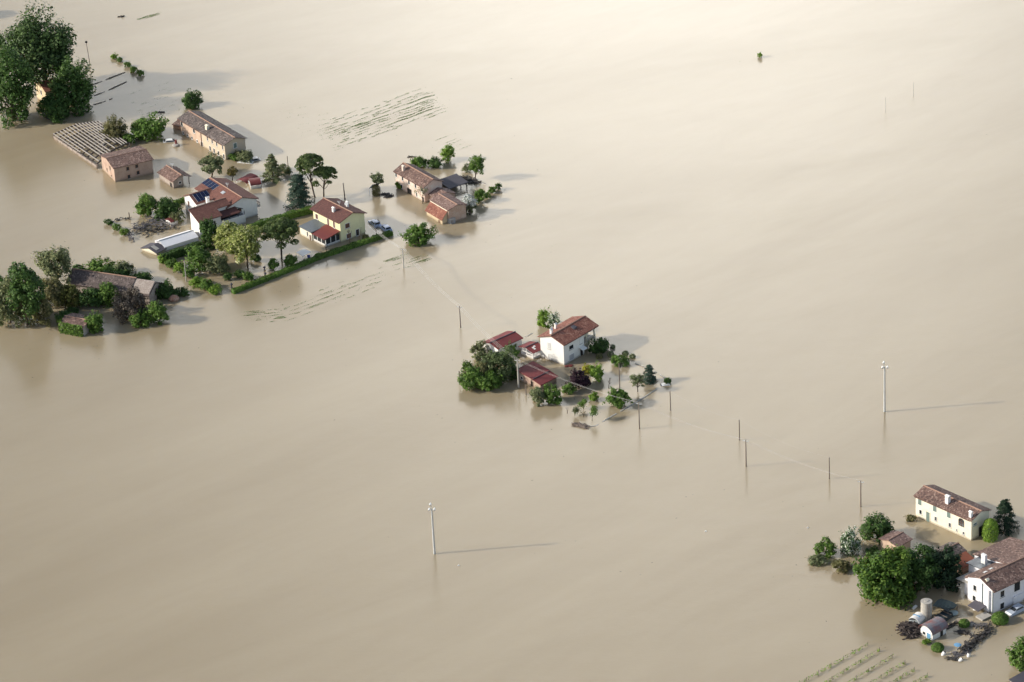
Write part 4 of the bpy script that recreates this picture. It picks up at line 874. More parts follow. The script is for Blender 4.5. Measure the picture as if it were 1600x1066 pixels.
# ------------------------------------------------------------------ farmyard things, lower right
z = Zf(1420, 920, 8.886)
tank('tall pale concrete silo with domed lid in the farmyard', 1447.3, 965.5, 1.08, zat(W(1447.3, 965.5), 940), CONC, 'silo', 'silo')
f6 = FR(z(330, 720), z(518, 620), z(125, 655)); h = 1.7
hs = thing('rusty_roofed_shed', 'white shed with curved rust-streaked grey sheet roof beside the silo', 'shed', f6.o, f6.rz); Lh, Wh = f6.L, f6.Wd
RUST = sheet('rust_streaked_sheet', (.17, .17, .19), (.24, .06, .04), rough=.6, scale=.55, amt=1.0); wsec = []
walls(hs, f6, 0, Lh, 0, Wh, h - .3, 0, WHITEP); 
def vault(parent, fr_, x0, x1, y0, y1, h_, rise_, mt, name='roof', t=.1, n=10):
    m_ = MB(); a = []; b_ = []
    for k in range(n + 1): q = math.pi * k / n; y = (y0 + y1) / 2 - math.cos(q) * (y1 - y0) / 2; a.append((y, h_ + math.sin(q) * rise_))
    sec = a + [(y, zz_ - t) for y, zz_ in a[::-1]]
    for k in range(n):
        s4 = [a[k], a[k + 1], (a[k + 1][0], a[k + 1][1] - t), (a[k][0], a[k][1] - t)]; m_.prism([fr_.pt(x0, y, q) for y, q in s4], [fr_.pt(x1, y, q) for y, q in s4])
    return m_.build(name, mt, parent)
vault(hs, f6, -.4, Lh + .3, -.3, Wh + .3, h - .25, 1.3, RUST)
gb = MB(); sec = [(Wh / 2 - math.cos(math.pi * k / 8) * (Wh / 2 - .05), h - .3 + math.sin(math.pi * k / 8) * 1.15) for k in range(9)]
gb.prism([f6.pt(.05, y, q) for y, q in sec], [f6.pt(.15, y, q) for y, q in sec]); gb.build('gable_end', WHITEP, hs)
door(hs, f6, 'g', 0, Wh * .3, -.8, 1.0, 1.2, BLUE, WHITEP); door(hs, f6, 'a', 0, 2.4, -.8, .8, 1.2, DARK, WHITEP); window(hs, f6, 'g', 0, Wh * .7, .4, .7, .6)
f7 = FR(z(140, 520), z(230, 440), z(45, 430)); hs = thing('barrel_tank', 'white barrel-shaped tank lying between silo and log pile', 'tank', f7.o, f7.rz)
vault(hs, f7, 0, f7.L, 0, f7.Wd, .6, .9, WHITEP, 'shell'); m_ = MB(); m_.box(f7, .05, f7.L - .05, .05, f7.Wd - .05, -1, .62); m_.build('cradle', sheet('pale_blue_paint', (.45, .5, .52)), hs)
m_ = MB(); m_.box(f7, f7.L * .4, f7.L * .5, f7.Wd * .2, f7.Wd * .8, 1.3, 1.52); m_.build('strap', BLUE, hs)
# dark tarpaulin shelter
f8 = FR(z(545, 400), z(672, 300), z(370, 290)); hs = thing('tarpaulin_shelter', 'dark green tarpaulin shelter on poles beside the silo', 'shelter', f8.o, f8.rz)
m_ = MB(); L8, W8 = f8.L, f8.Wd; G = 7; gv_ = {}
for i in range(G):
    for j in range(G):
        x, y = L8 * i / (G - 1), W8 * j / (G - 1); sag = -.25 * math.sin(math.pi * i / (G - 1)) * math.sin(math.pi * j / (G - 1)); gv_[i, j] = f8.pt(x, y, 1.2 + .35 * math.sin(i * 1.1 + j * .7) * .5 + sag + .5 * j / G)
for i in range(G - 1):
    for j in range(G - 1):
        c4 = [gv_[i, j], gv_[i + 1, j], gv_[i + 1, j + 1], gv_[i, j + 1]]; m_.hexa([q - Vector((0, 0, .06)) for q in c4] + c4)
m_.build('tarpaulin', TARP, hs); pm = MB()
for i in (0, G - 1):
    for j in (0, G - 1): pm.tube([gv_[i, j] - Vector((0, 0, 2.2)), gv_[i, j] - Vector((0, 0, .07))], .06, 6)
pm.build('post', WOOD, hs)
m_ = MB(); q = W(*z(620, 350)); m_.lathe(q, [(.3, -.4), (.8, 0), (.95, .3), (.9, .35)], 14); o_ = m_.build('round_tub', sheet('pale_teal_plastic', (.35, .45, .45)), None); localise(o_, q); tag(o_, 'pale teal round tub floating beside the dark tarpaulin', 'tub')
f9 = FR(z(500, 480), z(640, 380), z(340, 440)); hs = thing('tarp_covered_stack', 'low stack under dark sheeting between silo and rusty-roofed shed', 'stack', f9.o, f9.rz)
m_ = MB(); m_.hexa([f9.pt(x, y, zz_) for zz_, i_ in ((-.5, 0), (.8, .35)) for x, y in ((i_ - 1, i_), (f9.L - i_, i_), (f9.L - i_, 2.6 - i_), (i_ - 1, 2.6 - i_))]); m_.build('cover', TARP, hs)
m_ = MB()
for k in range(3): m_.beam(f9.pt(k * 1.3 - .5, 0, .9), f9.pt(k * 1.3 - .3, 2.6, .9), .1, .1)
m_.build('weight_bar', WOOD, hs)

def logpile(label, pts, n, rad, ht, mt=WOOD, name='log_pile', cat='log pile', lmax=2.2, seed=1):
    rg = random.Random(seed); c = W(*pts); root = thing(name, label, cat, c); m_ = MB()
    for k in range(n):
        a = rg.uniform(0, 6.28); r = rad * math.sqrt(rg.random()); p_ = c + Vector((math.cos(a) * r, math.sin(a) * r * 1.3, rg.uniform(0, ht) * (1 - r / rad * .7)))
        b_ = rg.uniform(0, 6.28); l = rg.uniform(.5, lmax) / 2; d = Vector((math.cos(b_), math.sin(b_), rg.uniform(-.35, .35))).normalized() * l
        m_.tube([p_ - d, p_ + d], [rg.uniform(.08, .2), rg.uniform(.06, .15)], 6)
    m_.build('log', mt, root)['kind'] = 'stuff'; return root
logpile('heap of dark cut branches and logs left of the silo', z(20, 585), 170, 2.3, 1.5, sheet('dark_wood', (.05, .038, .034), (.08, .065, .06), rough=.9), 'branch_heap', 'branch heap', seed=5)
def drift(label, line, n, wd, ht, mt, seed=2, lmax=1.6, name='driftwood_raft', cat='driftwood'):
    rg = random.Random(seed); Q = [W(*p) for p in line]; m_ = MB()
    for k in range(n):
        s = rg.random() * (len(Q) - 1); i = int(s); p_ = Q[i].lerp(Q[i + 1], s - i); d = (Q[i + 1] - Q[i]).normalized()
        p_ = p_ + Vector((rg.gauss(0, wd / 2), rg.gauss(0, wd / 2), rg.uniform(-.02, ht)))
        e = (d + Vector((rg.gauss(0, .6), rg.gauss(0, .6), rg.gauss(0, .12)))).normalized() * rg.uniform(.2, lmax) / 2
        if rg.random() < .75: m_.tube([p_ - e, p_ + e], [rg.uniform(.04, .13), rg.uniform(.03, .1)], 5)
        else: m_.beam(p_ - e * .7, p_ + e * .7, rg.uniform(.2, .6), .07)
    o_ = m_.build(name, mt, None); localise(o_, Q[0]); return tag(o_, label, cat)
GD = sheet('grey_drift', (.13, .12, .12), (.22, .21, .22), rough=.9, scale=2); DD = sheet('dark_drift', (.045, .04, .036), (.1, .092, .09), rough=.9, scale=2)
drift('long dark drift of broken boards curving through the farmyard', [z(1100, 560), z(1050, 640), z(950, 700), z(860, 800), z(760, 870)], 230, 1.05, .7, DD, 3)
drift('thin grey drift of planks at the tail of the dark boards', [z(860, 860), z(740, 900), z(620, 920)], 50, .9, .2, GD, 4, name='plank_drift')
drift('small brown clump of floating twigs below the clipped farmyard bush', [z(680, 610), z(840, 610)], 60, .7, .3, DD, 5, name='twig_raft', lmax=1)
drift('dark twig clump drifting in front of the farmyard', [z(540, 960), z(680, 990)], 55, .5, .3, DD, 6, name='twig_raft', lmax=.9)
drift('scattered boards drifting toward the tarpaulin shelter', [z(500, 560), z(600, 500), z(680, 470)], 30, .4, .3, DD, 7, name='plank_drift')
drift('debris strewn along the porch of the big white farmhouse', [z(880, 500), z(960, 540), z(1060, 510)], 40, .6, .5, GD, 8, name='plank_drift')
def drum(label, p, mt, r=.35, h_=.7, tilt=0.5):
    q = W(*p); d = thing('drum', label, 'drum', q); m_ = MB(); ax = Vector((math.sin(tilt), .2, math.cos(tilt))).normalized(); b_ = q - ax * h_ * .3
    m_.tube([b_, b_ + ax * h_ * .33, b_ + ax * h_ * .34, b_ + ax * h_ * .66, b_ + ax * h_ * .67, b_ + ax * h_], [r, r, r * 1.06, r * 1.06, r, r], 12); m_.build('body', mt, d)
    m_ = MB(); m_.tube([b_ + ax * (h_ + .003), b_ + ax * (h_ + .05)], [r * .9, r * .86], 12); m_.build('lid', GREYDK, d); return d
drum('white drum adrift left of the small clipped farmyard bush', z(475, 918), WHITEP, .34, .9); drum('white drum floating nearest the vineyard side of the drift', z(710, 1000), WHITEP, .34, .8, .9)
drum('white drum bobbing just below the dark boards', z(828, 940), WHITEP, .32, .9, .2); drum('small white drum lying on the dark board drift', z(805, 848), WHITEP, .3, .6, .3)
drum('grey drum beside the round clipped farmyard bush', z(875, 510), CONC, .4, .9, .1); drum('white drum at the entrance steps of the white farmhouse', z(925, 285), WHITEP, .5, .9, .3)
m_ = MB(); q = W(*z(678, 835)); m_.tube([q + Vector((0, 0, -.5)), q + Vector((0, 0, .9))], .04, 6); m_.tube([q + Vector((0, 0, .9)), q + Vector((0, 0, 1.0)), q + Vector((0, 0, 1.02))], [.75, .5, .05], 12); o_ = m_.build('garden_table', BLUE); localise(o_, q); tag(o_, 'round pale blue garden table standing in the farmyard flood', 'table')
m_ = MB(); a_, b_ = W(*z(55, 290)), W(*z(105, 255)); m_.beam(a_ + Vector((0, 0, .1)), b_ + Vector((0, 0, .3)), .5, .3); o_ = m_.build('plank', WHITEP); localise(o_, a_); tag(o_, 'pale plank afloat left of the concrete silo', 'plank')
# ------------------------------------------------------------------ cars, mostly under water
def car(label, p_rear, p_front, mt, sink=.6, group=None, box=False):
    a, b = W(*p_rear), W(*p_front); d = (b - a).normalized(); mid = (a + b) / 2; root = thing('parked_car', label, 'car', mid, math.atan2(d.y, d.x), group)
    u = Vector((-d.y, d.x, 0))
    def q(x, y, z_): return mid + d * x + u * y + Vector((0, 0, z_ - sink))
    side = [(-2.05, .35), (-2.1, .75), (-2.0, .98), (-.2, 1.0), (1.15, .95), (1.95, .82), (2.1, .6), (2.08, .35)]
    m_ = MB(); N_ = len(side)
    for k, (w0, w1) in enumerate(((-.86, .86),)):
        inner = [(x, z_) for x, z_ in side]; m_.prism([q(x, w0 * (.93 if z_ > .9 else 1), z_) for x, z_ in inner], [q(x, w1 * (.93 if z_ > .9 else 1), z_) for x, z_ in inner])
    cab = [(-1.75, .985), (-1.35, 1.42), (-.9, 1.47), (.0, 1.46), (.35, 1.38), (1.05, .96)]
    m_.prism([q(x, -.78 + max(0, (z_ - 1) * .3), z_) for x, z_ in cab], [q(x, .78 - max(0, (z_ - 1) * .3), z_) for x, z_ in cab])
    for x in (-1.3, 1.3):
        for y in (-.78, .78): m_.tube([q(x, y - .1, .3), q(x, y + .1, .3)], .31, 10)
    bo = m_.build('body', mt, root)
    for nm, pts in (('windscreen', [(.42, -.6, 1.36), (.42, .6, 1.36), (1.0, .68, .995), (1.0, -.68, .995)]), ('rear_window', [(-1.38, .6, 1.41), (-1.38, -.6, 1.41), (-1.7, -.66, 1.06), (-1.7, .66, 1.06)])):
        m_ = MB(); s_ = .03 if nm == 'windscreen' else -.03; m_.hexa([q(*p_) for p_ in pts] + [q(p_[0] + s_, p_[1], p_[2] + .03) for p_ in pts]); m_.build(nm, GLASS, bo)
    for sg in (-1, 1):
        m_ = MB(); P4 = [(-1.35, 1.05), (.85, 1.05), (.3, 1.34), (-1.15, 1.36)]
        m_.prism([q(x, sg * (.785 - (z_ - 1) * .3), z_) for x, z_ in P4], [q(x, sg * (.805 - (z_ - 1) * .3), z_) for x, z_ in P4]); m_.build('side_window', GLASS, bo)
        m_ = MB(); m_.box(type('F', (), {'pt': staticmethod(lambda x, y, z_: q(x, y, z_))}), 2.06, 2.12, sg * .6 - .16, sg * .6 + .16, .66, .78); m_.build('headlight', WHITEP, bo)
    return root
PW = sheet('white_car_paint', (.72, .72, .7), (.6, .6, .58), rough=.3); PS = sheet('silver_car_paint', (.42, .47, .55), (.36, .4, .46), rough=.3)
PB = sheet('pale_blue_car_paint', (.42, .5, .68), (.5, .56, .66), rough=.3); PK = sheet('grey_car_paint', (.3, .3, .3), (.4, .4, .38), rough=.35)
car('pale blue car half sunk by the yellow house, the nearer to its wall', (591.5, 355, 0), (580, 346, 0), PB, .45)
car('pale blue car half sunk by the yellow house, the farther from its wall', (608, 362, 0), (597, 353.5, 0), PB, .5)
car('small white car nearly drowned between leafy tree and peach farmhouse', (262, 221, 0), (272, 220, 0), PW, .95)
car('white car by the shaded gable of the peach farmhouse, nearer the wall', (389, 254, 0), (377, 253, 0), PW, .8)
car('grey car nose to tail beyond the white one at the peach farmhouse gable', (398, 250, 0), (391, 251, 0), PK, .85)
car('silver estate car parked in flood before the big white farmhouse', (1597, 951, 0), (1578, 960, 0), PS, .35)
car('grey-white car half under water at the end of the garden path', (1041, 601, 0), (1032, 602, 0), PW, 1.28)
# red canopied boats / awnings
def canopy(label, A, B, C, h, rise_, mt, base=WHITEP, name='canopy', hull=True):
    f = FR(A, B, C); r = thing(name, label, 'canopy', f.o, f.rz); vault(r, f, 0, f.L, 0, f.Wd, h, rise_, mt, 'cover')
    if hull:
        m_ = MB(); m_.hexa([f.pt(x, y, z_) for z_, i_ in ((-.6, .3), (.75, 0)) for x, y in ((i_, i_), (f.L - i_, i_), (f.L + .7 - i_, f.Wd - i_), (i_, f.Wd - i_))]); m_.build('side_screen', base, r)
    m_ = MB()
    for x in (.1, f.L - .1):
        for y in (.1, f.Wd - .1): m_.tube([f.pt(x, y, -.8), f.pt(x, y, h)], .06, 6)
    m_.build('post', base, r); return r
canopy('bright red arched canopy over a white-sided stall behind the white house', (392, 296, 0), (409, 293.5, 0), (384, 288, 0), 1.0, .9, REDTRIM)
canopy('long dark red cover beyond the bright red arched canopy', (385, 290, 0), (404, 280, 0), (374, 283, 0), .5, .6, REDMET, hull=False)
m_ = MB(); q = W(275, 228); m_.lathe(q, [(.9, -.5), (.9, .35), (.7, .45)], 12); o_ = m_.build('stone_well', CONC); localise(o_, q); tag(o_, 'low round stone well by the lit wall of the peach farmhouse', 'well')
m_ = MB(); m_.tube([W(275.5, 227) + Vector((0, 0, .45)), W(275.5, 227) + Vector((0, 0, 1.5))], [.3, .25], 8); o_ = m_.build('barrel', REDMET); localise(o_, W(275.5, 227, .45)); tag(o_, 'dark red barrel standing on the low stone well', 'barrel')

# polytunnel, dark-roofed hut, red-capped hut, canopies in the gardens
z = Zf(150, 260, 5.33)
f = FR(z(575, 705), z(855, 618), z(522, 640)); r = thing('polytunnel', 'long white low greenhouse tunnel behind the tall clipped hedge', 'greenhouse', f.o, f.rz)
walls(r, f, 0, f.L, 0, f.Wd, .9, 0, MESHNET); roof(r, f, 0, f.L, 0, f.Wd, .9, .85, MESHNET, .05, .05, t=.08, cap=GALV)
f = FR(z(505, 742), z(578, 705), z(400, 692)); r = thing('dark_roofed_hut', 'low hut with dark felt roof and pale strip beside the white tunnel', 'hut', f.o, f.rz)
walls(r, f, 0, f.L, 0, f.Wd, .6, .7, CREAM); rr = roof(r, f, 0, f.L, 0, f.Wd, .6, .7, GREYDK, .3, .25, cap=None)
m_ = MB(); yc = f.Wd / 2; m_.hexa([f.pt(x, y, slopez(.6, .7, 0, f.Wd, y) + e) for e in (.01, .06) for x, y in ((.6, .6), (1.7, .6), (1.7, yc - .1), (.6, yc - .1))]); m_.build('roof_patch', CONC, rr)
f = FR(z(628, 500), z(660, 488), z(600, 470)); r = thing('red_capped_hut', 'tiny white hut with red roof against the white house terrace', 'hut', f.o, f.rz)
walls(r, f, 0, 2.0, 0, 2.2, 1.1, 0, WHITE); roof(r, f, 0, 2.0, 0, 2.2, 1.1, .5, REDTRIM, .15, .15, cap=None)
# tilted white garden canopy and things under it
def parasol_roof(label, c4, h, mt, name='garden_canopy', frame=GALV, base=None):
    q4 = [W(*p) for p in c4]; r = thing(name, label, 'canopy', q4[0]); m_ = MB(); cc = sum(q4, Vector()) / 4
    top = cc; m_.hexa([p for p in q4] + [p + Vector((0, 0, .07)) for p in q4]); m_.build('cover', mt, r)
    m_ = MB()
    for p in q4: e = p.lerp(cc, .08); m_.tube([Vector((e.x, e.y, -.8)), Vector((e.x, e.y, h - .01))], .045, 6)
    m_.build('post', frame, r); return r
z = Zf(400, 230, 5.921)
parasol_roof('flat white garden canopy on thin legs beside the umbrella pine', [z(370, 975, 1.5), z(445, 942, 1.5), z(510, 970, 1.5), z(432, 1010, 1.5)], 1.5, WHITEP)
q = W(*z(490, 1045)); r = thing('garden_chair', 'blue and white garden chair poking from water by the white canopy', 'chair', q); m_ = MB()
ff = object.__new__(FR); ff.o = Vector((q.x, q.y, 0)); ff.ex = Vector((1, 0, 0)); ff.ey = Vector((0, 1, 0))
m_.box(ff, -.35, .35, -.35, .35, .35, .45); m_.build('seat', WHITEP, r); m_ = MB(); m_.box(ff, -.35, .35, .36, .44, .4, 1.15); m_.build('backrest', sheet('deep_blue_fabric', (.05, .07, .3)), r)
for sx in (-.3, .3):
    for sy in (-.3, .3): m_ = MB(); m_.tube([q + Vector((sx, sy, -.6)), q + Vector((sx, sy, .345))], .03, 6); m_.build('leg', WHITEP, r)
z = Zf(400, 230, 5.921)
parasol_roof('green-edged slanted canopy frame beside the cone-clipped shrub', [z(1045, 385, 1.7), z(1075, 350, 2.0), z(1155, 330, 2.2), z(1120, 360, 1.8)], 1.4, TARP)
# flower pots / stone ornaments
def ornament(label, p, topy, mt=DARK, name='garden_ornament'):
    q = W(*p); h_ = max(zat(q, topy), .6); m_ = MB(); m_.lathe(q, [(.22, -.4), (.22, h_ * .25), (.12, h_ * .35), (.14, h_ * .5), (.3, h_ * .62), (.34, h_ * .75), (.2, h_ * .9), (.05, h_)], 10); o_ = m_.build(name, mt, smooth=True); localise(o_, q); return tag(o_, label, 'ornament')
z = Zf(260, 330, 6.66)
ornament('dark urn on its pedestal near the corner of the long garden hedge', z(680, 805), z(680, 745)[1], GREYDK)
ornament('dark garden figure left of the small tree, the nearer of two', z(1030, 680), z(1030, 635)[1], GREYDK); ornament('dark garden figure left of the small tree, the farther of two', z(1022, 610), z(1022, 575)[1], GREYDK)
ornament('dark barrel-shaped planter in the mid-field garden', (885.5, 612, 0), 603, GREYDK)
# air beds / red sunk toy beside white house
m_ = MB(); q = W(891.5, 572); m_.lathe(q, [(.5, -.3), (.55, .15), (.3, .2)], 10); m_.lathe(q + Vector((-.9, -.1, 0)), [(.4, -.3), (.45, .12), (.2, .18)], 10); m_.beam(q + Vector((-.9, 0, .1)), q + Vector((0, 0, .12)), .3, .2); o_ = m_.build('red_float', REDTRIM); localise(o_, q); tag(o_, 'small red object awash at the corner of the tall white house', 'float')

# ------------------------------------------------------------------ poles, masts, cables
POLES = {}
def pole(label, p, topy, r=.14, mt=WOOD, arms=True, name='utility_pole', cat='pole', group=None, lean=0.0):
    q = W(*p); h_ = zat(q, topy); root = thing(name, label, cat, q, 0, group); m_ = MB(); top = q + Vector((lean * h_, 0, h_))
    m_.tube([q + Vector((0, 0, -1)), q, top], [r * 1.15, r * 1.1, r * .75], 8); m_.build('post', mt, root)
    if arms:
        m_ = MB(); m_.beam(top + Vector((-.6, .25, -.35)), top + Vector((.6, -.25, -.35)), .1, .1); ao = m_.build('crossarm', GALV, root)
        for s in (-.55, 0, .55):
            m_ = MB(); m_.lathe(top + Vector((s, -s * .42, -.3)), [(.05, 0), (.08, .06), (.05, .12), (.07, .16), (.03, .22)], 8); m_.build('insulator', CONC, ao)
    POLES[p] = top; return root
main = [(631, 418.5), (719.8, 512), (810.5, 605.3), (999.3, 670), (1166, 729), (1345, 792)]
tops = [388, 478, 561.5, 629, 687, 751]
LB = ['pole rising from the green crop patch in the flood', 'lone pole in open water left of the red-roofed barn', 'pale concrete pole in front of the low red-roofed store',
      'pole standing in water just right of the big green bush', 'pole right of the mid-field garden, nearer of a close pair', 'last pole before the lower right farm']
for k, (p_, t_) in enumerate(zip(main, tops)): pole(LB[k], p_, t_, r=.2 if k == 2 else .13, mt=CONC if k in (0, 2) else WOOD, group='poles of the main power line')
second = [((968.5, 608), 568, 'slim pole behind the big green bush in the mid-field garden'), ((1047.8, 641.5), 611, 'slim pole in open water just beyond the garden path end'),
          ((1155.5, 688), 656, 'pole right of the mid-field garden, farther of a close pair'), ((1296, 748.5), 715, 'slim pole in open water above the lower right farm')]
for p_, t_, l_ in second: pole(l_, p_, t_, r=.12, mt=WOOD, arms=False, group='poles of the thin second line')
pole('dark pole behind the roof of the yellow house', (539, 312), 286, .15, WOOD, arms=False, lean=-.03); pole('thin dark pole right of the cedar', (451, 270), 244, .11, WOOD, arms=False)
pole('thin grey post among the garden shrubs by the boundary strip', (291, 440), 408, .12, CONC, arms=False, name='post'); pole('stubby post beside the low red-roofed store', (822, 617), 601, .12, WOOD, arms=False, name='post')
pole('short dark post at the left edge of the mid-field trees', (718.3, 597), 580, .14, WOOD, arms=False, name='post')
pole('tiny distant post far out on the bright water, left of two', (1384, 176), 152, .05, CONC, arms=False, name='post'); pole('tiny distant post far out on the bright water, right of two', (1427, 151), 129, .05, CONC, arms=False, name='post')
pole('leaning thin stick at the greenery strip left of the white house', (203, 343.5), 332, .14, WOOD, arms=False, name='post', lean=-.05)
# lamp by the big trees
q = W(140.5, 100.5); h_ = zat(q, 67); r = thing('street_lamp', 'tall thin lamp with dark round head beside the great tree', 'lamp', q); m_ = MB(); m_.tube([q - Vector((0, 0, 1)), q, q + Vector((-.35, 0, h_))], [.12, .11, .07], 8); m_.build('post', WOOD, r)
m_ = MB(); m_.lathe(q + Vector((-.35, 0, h_ - .1)), [(.1, 0), (.32, .15), (.38, .35), (.25, .6), (.05, .66)], 12); m_.build('lamp_head', DARK, r)
# tall masts with three floodlights
def mast(label, p, topy, grp):
    q = W(*p); h_ = zat(q, topy); r = thing('lighting_mast', label, 'mast', q, 0, grp); m_ = MB(); top = q + Vector((0, 0, h_))
    m_.tube([q - Vector((0, 0, 1)), q, top], [.26, .25, .17], 12); m_.build('post', GALV, r)
    m_ = MB(); m_.tube([top + Vector((-.5, 0, .0)), top + Vector((.5, 0, .0))], .05, 6); m_.tube([top, top + Vector((-.2, 0, 1.1))], .06, 6); ao = m_.build('crossarm', GALV, r)
    for c in (Vector((-.5, -.1, .1)), Vector((.55, -.1, .1)), Vector((-.2, 0, 1.2))):
        m_ = MB(); b_ = top + c; m_.tube([b_ + Vector((.05, .25, .12)), b_ + Vector((0, -.05, .05)), b_ + Vector((0, -.32, -.1))], [.1, .22, .26], 10); m_.build('floodlight', WHITEP, ao)
    return r
mast('tall pale grey mast with three lamps alone in open water, lower left', (679, 865.5), 796, None); mast('tall pale grey mast with three lamps alone in open water, at right', (1382, 643.5), 574, None)
def cable(label, a, b, sag, rr=.035, n=3, name='power_cable'):
    m_ = MB(); 
    for k in range(n):
        o_ = (k - (n - 1) / 2) * .5; pts = []
        for i in range(13):
            t_ = i / 12; p_ = a.lerp(b, t_) + Vector((o_, -o_ * .42, -sag * 4 * t_ * (1 - t_) + (.0 if n > 1 else 0))); pts.append(p_)
        m_.tube(pts, rr, 4, cap=False)
    o_ = m_.build(name, WIRE, fix=False); localise(o_, a); return tag(o_, label, 'cable', 'cables of the power lines')
T_ = [POLES[p_] for p_ in main]; hb = W(578, 352, 5.0)
CL = ['overhead cables from the yellow house to the pole in the crop patch', 'overhead cables from the crop patch pole toward the mid-field barn', 'overhead cables passing over the red-roofed barn', 'overhead cables crossing the mid-field garden',
      'overhead cables right of the mid-field garden', 'overhead cables running down toward the lower right farm']
cable(CL[0], hb, T_[0], .6, .026)
for k in range(5): cable(CL[k + 1], T_[k], T_[k + 1], 1.0, (.022, .018, .009, .006, .006)[k])
S_ = [POLES[p_] for p_, _, _ in second]
for k, l_ in enumerate(('thin wire over the end of the mid-field garden path', 'thin wire between the slim poles in open water', 'thin wire nearest the lower right farm')): cable(l_, S_[k], S_[k + 1], 1.0, .006, 1, 'wire')

# ------------------------------------------------------------------ hedges
hedge('tall dark clipped hedge beside the long white tunnel', [(252, 410), (318, 388)], 1.3, 1.9, L_DARK)
hedge('dark hedge between the white house and the yellow house', [(388, 362), (430, 347), (489, 332)], 1.3, 1.5, L_MID)
hedge('long low clipped hedge along the near side of the walled garden', [(364, 459), (430, 433), (500, 404), (560, 384), (612, 367)], 1.2, 1.0, L_MID)
hedge('short hedge behind the far wing of the white house', [(272, 321), (288, 315)], 1.0, 1.1, L_MID)

# ------------------------------------------------------------------ trees and bushes
T = tree
# great trees, upper left
T('huge light-green tree towering in the upper left corner', 'round', 8, 24, 120, 138, leafmat('great_tree_leaves', (.03, .06, .018), (.065, .12, .035), (.12, .19, .06)), by=146, dens=1.25, bx=72, tr=1.6)
T('dark tree at the left edge in front of the huge tree', 'round', -22, 78, 52, 212, L_DARK, by=214, tr=1.4)
T('dark dense tree right of the half-hidden red-roofed house', 'round', 80, 92, 146, 188, L_DARK, by=181, dens=1.2)
T('low dark tree under the huge tree, touching the water', 'round', 60, 146, 112, 194, L_DARK, by=190)
T('tree cut by the left frame edge, above the dark one', 'round', -26, 50, 9, 78, L_DARK, by=82)
for k, (x, y, s) in enumerate(((-48, 18, 20), (-60, 58, 22))):
    T(('tree just outside the top left corner casting shade on water', 'tree just outside the left edge casting shade on water')[k], 'round', x - s, y - s, x + s, y + s * .8, L_DARK, by=y + s, cat='tree')
T('small dark round tree behind the far end of the peach farmhouse', 'round', 283, 142, 316, 173, L_DARK, by=172, dens=1.2)
T('greyish tree beside the bare roof frame', 'loose', 158, 184, 197, 227, L_OLIVE, by=225)
T('leafy green tree right of the bare roof frame', 'loose', 203, 180, 262, 222, L_MID, by=222, dens=1.1)
T('low bush under the leafy green tree', 'bush', 190, 208, 214, 228, L_MID, cat='bush')
T('open pale tree between the peach farmhouse and the white house', 'sparse', 311, 240, 351, 273, L_PALE, by=277, bx=331, dens=1.0)
T('small shaggy tree behind the white house ridge', 'round', 355, 260, 371, 279, L_BRN, by=282, bx=363)
T('bush at the shaded gable of the peach farmhouse', 'bush', 366, 236, 400, 254, L_GREY, cat='bush', dens=.7); 
T('dark low shrub at the foot of the peach farmhouse gable', 'bush', 356, 240, 378, 251, L_MID, cat='bush')
T('spreading pale cedar near the red canopy', 'cedar', 404, 240, 447, 290, L_GREY, by=294, dens=1.0)
T('shrub at the foot of the thin dark pole', 'bush', 443, 262, 456, 276, L_GREY, cat='bush'); T('low grey bush between the cedar and the thin pole', 'bush', 434, 256, 452, 270, L_GREY, cat='bush', dens=.7)
T('broad blue-green conifer between the white and yellow houses', 'cone', 445, 272, 488, 332, L_BLUE, by=330, dens=1.5)
T('umbrella pine behind the yellow house, left of the pair', 'pine', 461, 240, 507, 278, L_PINE, by=309, bx=492, dens=1.1, hz=3.0); T('umbrella pine behind the yellow house, right of the pair', 'pine', 487, 259, 527, 292, L_PINE, by=307, bx=506, dens=1.1, hz=2.6)
T('dark umbrella pine standing alone in the walled garden', 'pine', 408, 341, 469, 386, L_PINE, by=404, bx=440, dens=1.3, hz=3.4)
T('tall dark green tree against the near wing of the white house', 'round', 313, 341, 343, 396, L_DARK, by=398, dens=1.3)
T('big yellow-green blossoming tree in the walled garden', 'round', 336, 344, 384, 404, L_YEL, by=408, dens=1.8); T('pale yellow-green tree beside the big blossoming one, over the trunk', 'round', 354, 352, 408, 413, L_YEL, by=418, bx=387, dens=1.8)
T('dark leafy tree in the left part of the walled garden', 'round', 288, 386, 335, 434, L_MID, by=434, dens=1.1); T('grey-flecked tree right of the dark leafy one in the garden', 'round', 322, 394, 360, 434, L_GREY, by=435)
T('dark shrub tucked under the blossoming tree', 'bush', 392, 397, 408, 412, L_DARK, cat='bush')
T('small round garden tree left of the umbrella pine trunk', 'round', 417, 404, 435, 425, L_MID, by=426); T('small garden tree right of the umbrella pine trunk', 'round', 443, 397, 465, 419, L_MID, by=419)
T('low round bush, rightmost of three on the garden lawn', 'bush', 379, 425, 397, 441, L_MID, cat='bush'); T('low round bush, middle of three on the garden lawn', 'bush', 364, 422, 380, 437, L_DARK, cat='bush'); T('low dark bush, leftmost of three on the garden lawn', 'bush', 349, 426, 364, 441, L_DARK, cat='bush')
T('yellow-green ball bush by the long garden hedge', 'ball', 491, 395, 504, 406, L_LIME, cat='bush'); T('round bush under the yellow house gable', 'ball', 566, 366, 577, 376, L_OLIVE, cat='bush')
strip = [(247, 398, 262, 415), (258, 404, 280, 422), (272, 410, 292, 430), (284, 418, 304, 438), (296, 432, 322, 452), (310, 436, 336, 458), (324, 444, 347, 462)]
ordn = ('first', 'second', 'third', 'fourth', 'fifth', 'sixth', 'seventh')
